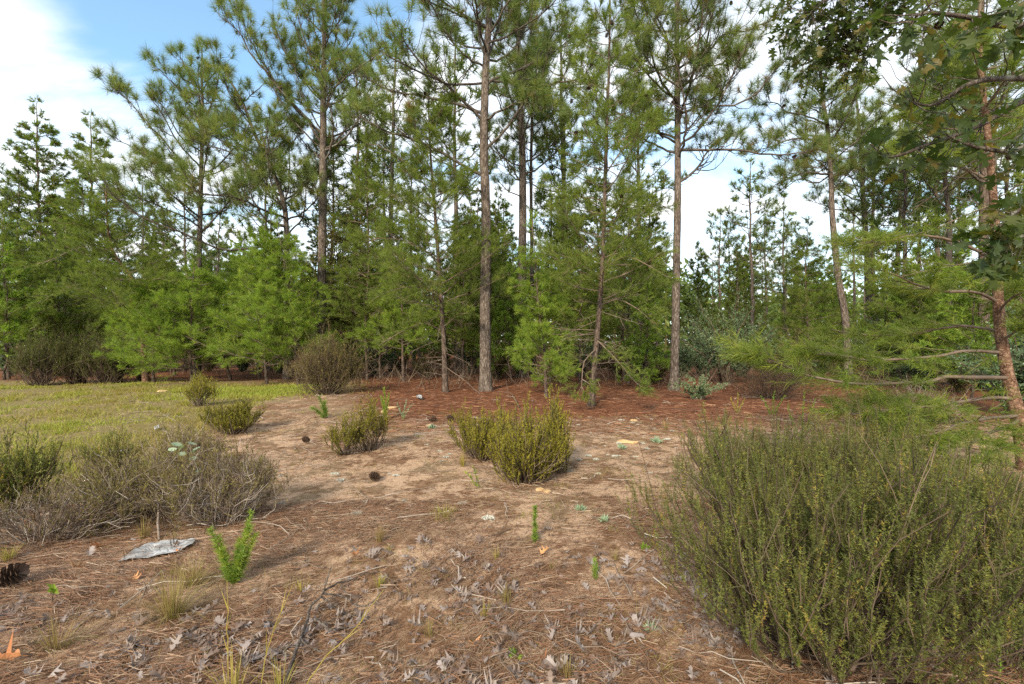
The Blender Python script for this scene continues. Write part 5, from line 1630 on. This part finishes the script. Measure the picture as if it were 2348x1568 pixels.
# ------------------------------------------------------------------ litter left by people
def sheet(name, label, cat, uv, seed, amp=.02, mat='plastic', n=22):
    """crumpled sheet: outline in print coordinates, gridded and folded"""
    r = np.random.default_rng(seed)
    P = np.array([G(u, v) for u, v in uv]); c = P.mean(0)
    k = np.linspace(0, len(P), n * 3, endpoint=False); i = k.astype(int); f = (k - i)[:, None]
    ring = P[i % len(P)] * (1 - f) + P[(i + 1) % len(P)] * f
    ring = c + (ring - c) * (1 + r.normal(size=(len(ring), 1)) * .025)
    m = 9; V = [c[None]]
    for j in range(1, m + 1):
        V.append(c + (ring - c) * (j / m))
    V = np.vstack(V)
    x, y = V[:, 0] - c[0], V[:, 1] - c[1]
    fold = np.abs(np.sin(x * 17 + y * 9 + seed)) + .7 * np.abs(np.sin(y * 31 - x * 11)) + .4 * np.abs(np.sin(x * 43 + 2))
    V[:, 2] = gz(V[:, 0], V[:, 1]) + .006 + amp * fold + r.random(len(V)) * .006
    q = n * 3; fs = [[0, 1 + a, 1 + (a + 1) % q] for a in range(q)]
    quads = [[1 + j * q + a, 1 + (j + 1) * q + a, 1 + (j + 1) * q + (a + 1) % q, 1 + j * q + (a + 1) % q] for j in range(m - 1) for a in range(q)]
    mb = MB(); V = V - np.array([c[0], c[1], 0])
    tri = np.array(fs); mb.add(V, tri, .5)
    mb.f.append(np.array(quads))
    o = mb.build(name, M[mat]); o.location = (c[0], c[1], 0)
    so = o.modifiers.new('thickness', 'SOLIDIFY'); so.thickness = .003
    return tag(o, label, cat)


sheet('plastic_sheet', 'crumpled greyish white plastic sheet on the straw in the left foreground', 'litter', [(272, 1289), (310, 1262), (345, 1248), (400, 1243), (447, 1242), (440, 1258), (405, 1272), (345, 1284), (310, 1287)], 1, .011)
sheet('flat_scrap', 'flat bluish white scrap at the meadow edge behind the twiggy bush', 'litter', [(230, 1033), (240, 1027), (297, 1026), (297, 1034), (240, 1037)], 2, .012)
sheet('paper_scrap', 'small white scrap on the red litter before the broad boughed pine', 'litter', [(953, 914), (966, 911), (968, 919), (956, 918)], 3, .05)
sheet('paper_scrap', 'tiny white scrap in the meadow behind the round dense bush', 'litter', [(353, 984), (364, 982), (365, 990), (355, 991)], 4, .04)

# ------------------------------------------------------------------ pine cones, stones, lichen
for u, v, sz, lab in [(870, 1102, .042, 'dark open pine cone alone on the sandy ground left of the middle bushes'), (983, 968, .05, 'left pine cone of two on the red litter edge'),
                      (1039, 966, .05, 'right pine cone of two, close to the olive bushes'), (708, 1018, .042, 'dark pine cone on pale sand behind the twiggy bush'),
                      (-8, 1345, .055, 'big black pine cone cut by the left edge'), (1470, 900, .05, 'dark pine cone on the red litter near the straight grey pine'), (1130, 838, .05, 'pine cone at the foot of the middle pine')]:
    p = G(u, v); o = add_cone(None, (p[0], p[1], p[2] + sz * .75), (R(68), .2, float(rng.choice([-1, 1]) * rng.uniform(.9, 2.2) + math.pi)), sz)
    tag(o, lab, 'pine cone')


def lump(name, mat, seed, n=60, flat=.55):
    """small rounded broken lump"""
    r = np.random.default_rng(seed)
    bm = bmesh.new(); bmesh.ops.create_icosphere(bm, subdivisions=2, radius=1)
    ph = r.uniform(0, 6, 6)
    for v in bm.verts:
        x, y, z = v.co
        k = 1 + .22 * math.sin(3 * x + ph[0]) + .18 * math.sin(4 * y + ph[1]) + .15 * math.sin(5 * z + ph[2]) + .12 * math.sin(9 * x + 7 * y + ph[3]) + r.normal() * .05
        v.co = v.co * k; v.co.z *= flat
    me = bpy.data.meshes.new(name); bm.to_mesh(me); bm.free()
    at = me.attributes.new('tint', 'FLOAT', 'POINT'); at.data.foreach_set('value', r.uniform(.25, .85, len(me.vertices)).astype(np.float32))
    me.materials.append(mat)
    return me


def lichen_mesh(seed):
    """clump of many little branching cushions"""
    mb = MB(); r = np.random.default_rng(seed)
    n = 150; az = r.uniform(0, 6.28, n); q = np.sqrt(r.random(n)) * .75
    P = np.stack([np.cos(az) * q, np.sin(az) * q, .05 + 0 * q], 1)
    D = np.stack([P[:, 0] * .9, P[:, 1] * .9, .7 + 0 * q], 1) + r.normal(size=(n, 3)) * .45
    mb.leaves(P, D, r.uniform(.25, .5, n), .22, r.uniform(.3, 1, n), .4)
    return mb.mesh('lichen_clump', M['lichen'])


LM = [lichen_mesh(i) for i in range(4)]
r = np.random.default_rng(44)
spots = [(1300, 967), (1312, 964), (1325, 973), (1352, 990), (1395, 972), (1410, 985), (1425, 962), (1440, 980), (1452, 968), (1462, 975), (1475, 995), (1490, 962), (1500, 985), (1515, 970), (1540, 985),
         (1375, 1005), (1385, 1020), (1345, 1040), (1365, 1050), (1395, 1038), (1405, 1042), (1415, 1040), (1455, 1045), (1470, 1010), (1482, 1025), (1530, 1005), (1545, 1020), (1420, 1010), (1330, 1052), (1312, 1045),
         (930, 985), (955, 1000), (1005, 1040), (1018, 1048), (1030, 1046), (1012, 1060), (980, 1030), (920, 1030), (800, 990), (815, 995), (1090, 955), (1150, 942), (1165, 948), (1340, 1100), (1490, 1080), (1370, 1090), (1310, 1080),
         (770, 1085), (780, 1100), (890, 1085), (905, 1092), (640, 1090), (650, 1150), (840, 1155), (930, 1150), (1060, 1160), (820, 1180), (1120, 1200)]
for u, v in spots:
    p = G(u + r.normal() * 2, v + r.normal() * 1.5)
    o = bpy.data.objects.new('lichen_clump', LM[int(r.integers(0, 4))]); COL.objects.link(o)
    s = r.uniform(.018, .05); o.location = tuple(p); o.scale = (s * r.uniform(1, 1.6), s, s * .9); o.rotation_euler = (0, 0, r.uniform(0, 6.28))
    tag(o, 'pale whitish lichen clump on the litter around the middle bushes', 'lichen', 'lichen clumps scattered on the clearing floor')
for u, v, s, lab in [(1240, 1130, .055, 'tan orange stone in front of the taller middle bush, left of two'), (1254, 1134, .05, 'tan orange stone in front of the taller middle bush, right of two'),
                     (1440, 1010, .12, 'flat tan stone on the edge of the red litter, right of the bushes'), (1452, 965, .07, 'small tan stone further back in the red litter'),
                     (895, 940, .12, 'flat pale stone beside the tall feathery herb'), (880, 950, .1, 'second flat pale stone beside the tall feathery herb'), (985, 980, .08, 'pale stone behind the lone cone'),
                     (372, 900, .16, 'flat pale stone lying in the meadow')]:
    o = bpy.data.objects.new('stone', lump('stone', M['stone'], int(u), flat=.3)); COL.objects.link(o)
    p = G(u, v); o.location = (p[0], p[1], p[2] + s * .1); o.scale = (s, s * .8, s); o.rotation_euler = (0, 0, float(r.uniform(0, 6)))
    tag(o, lab, 'stone')
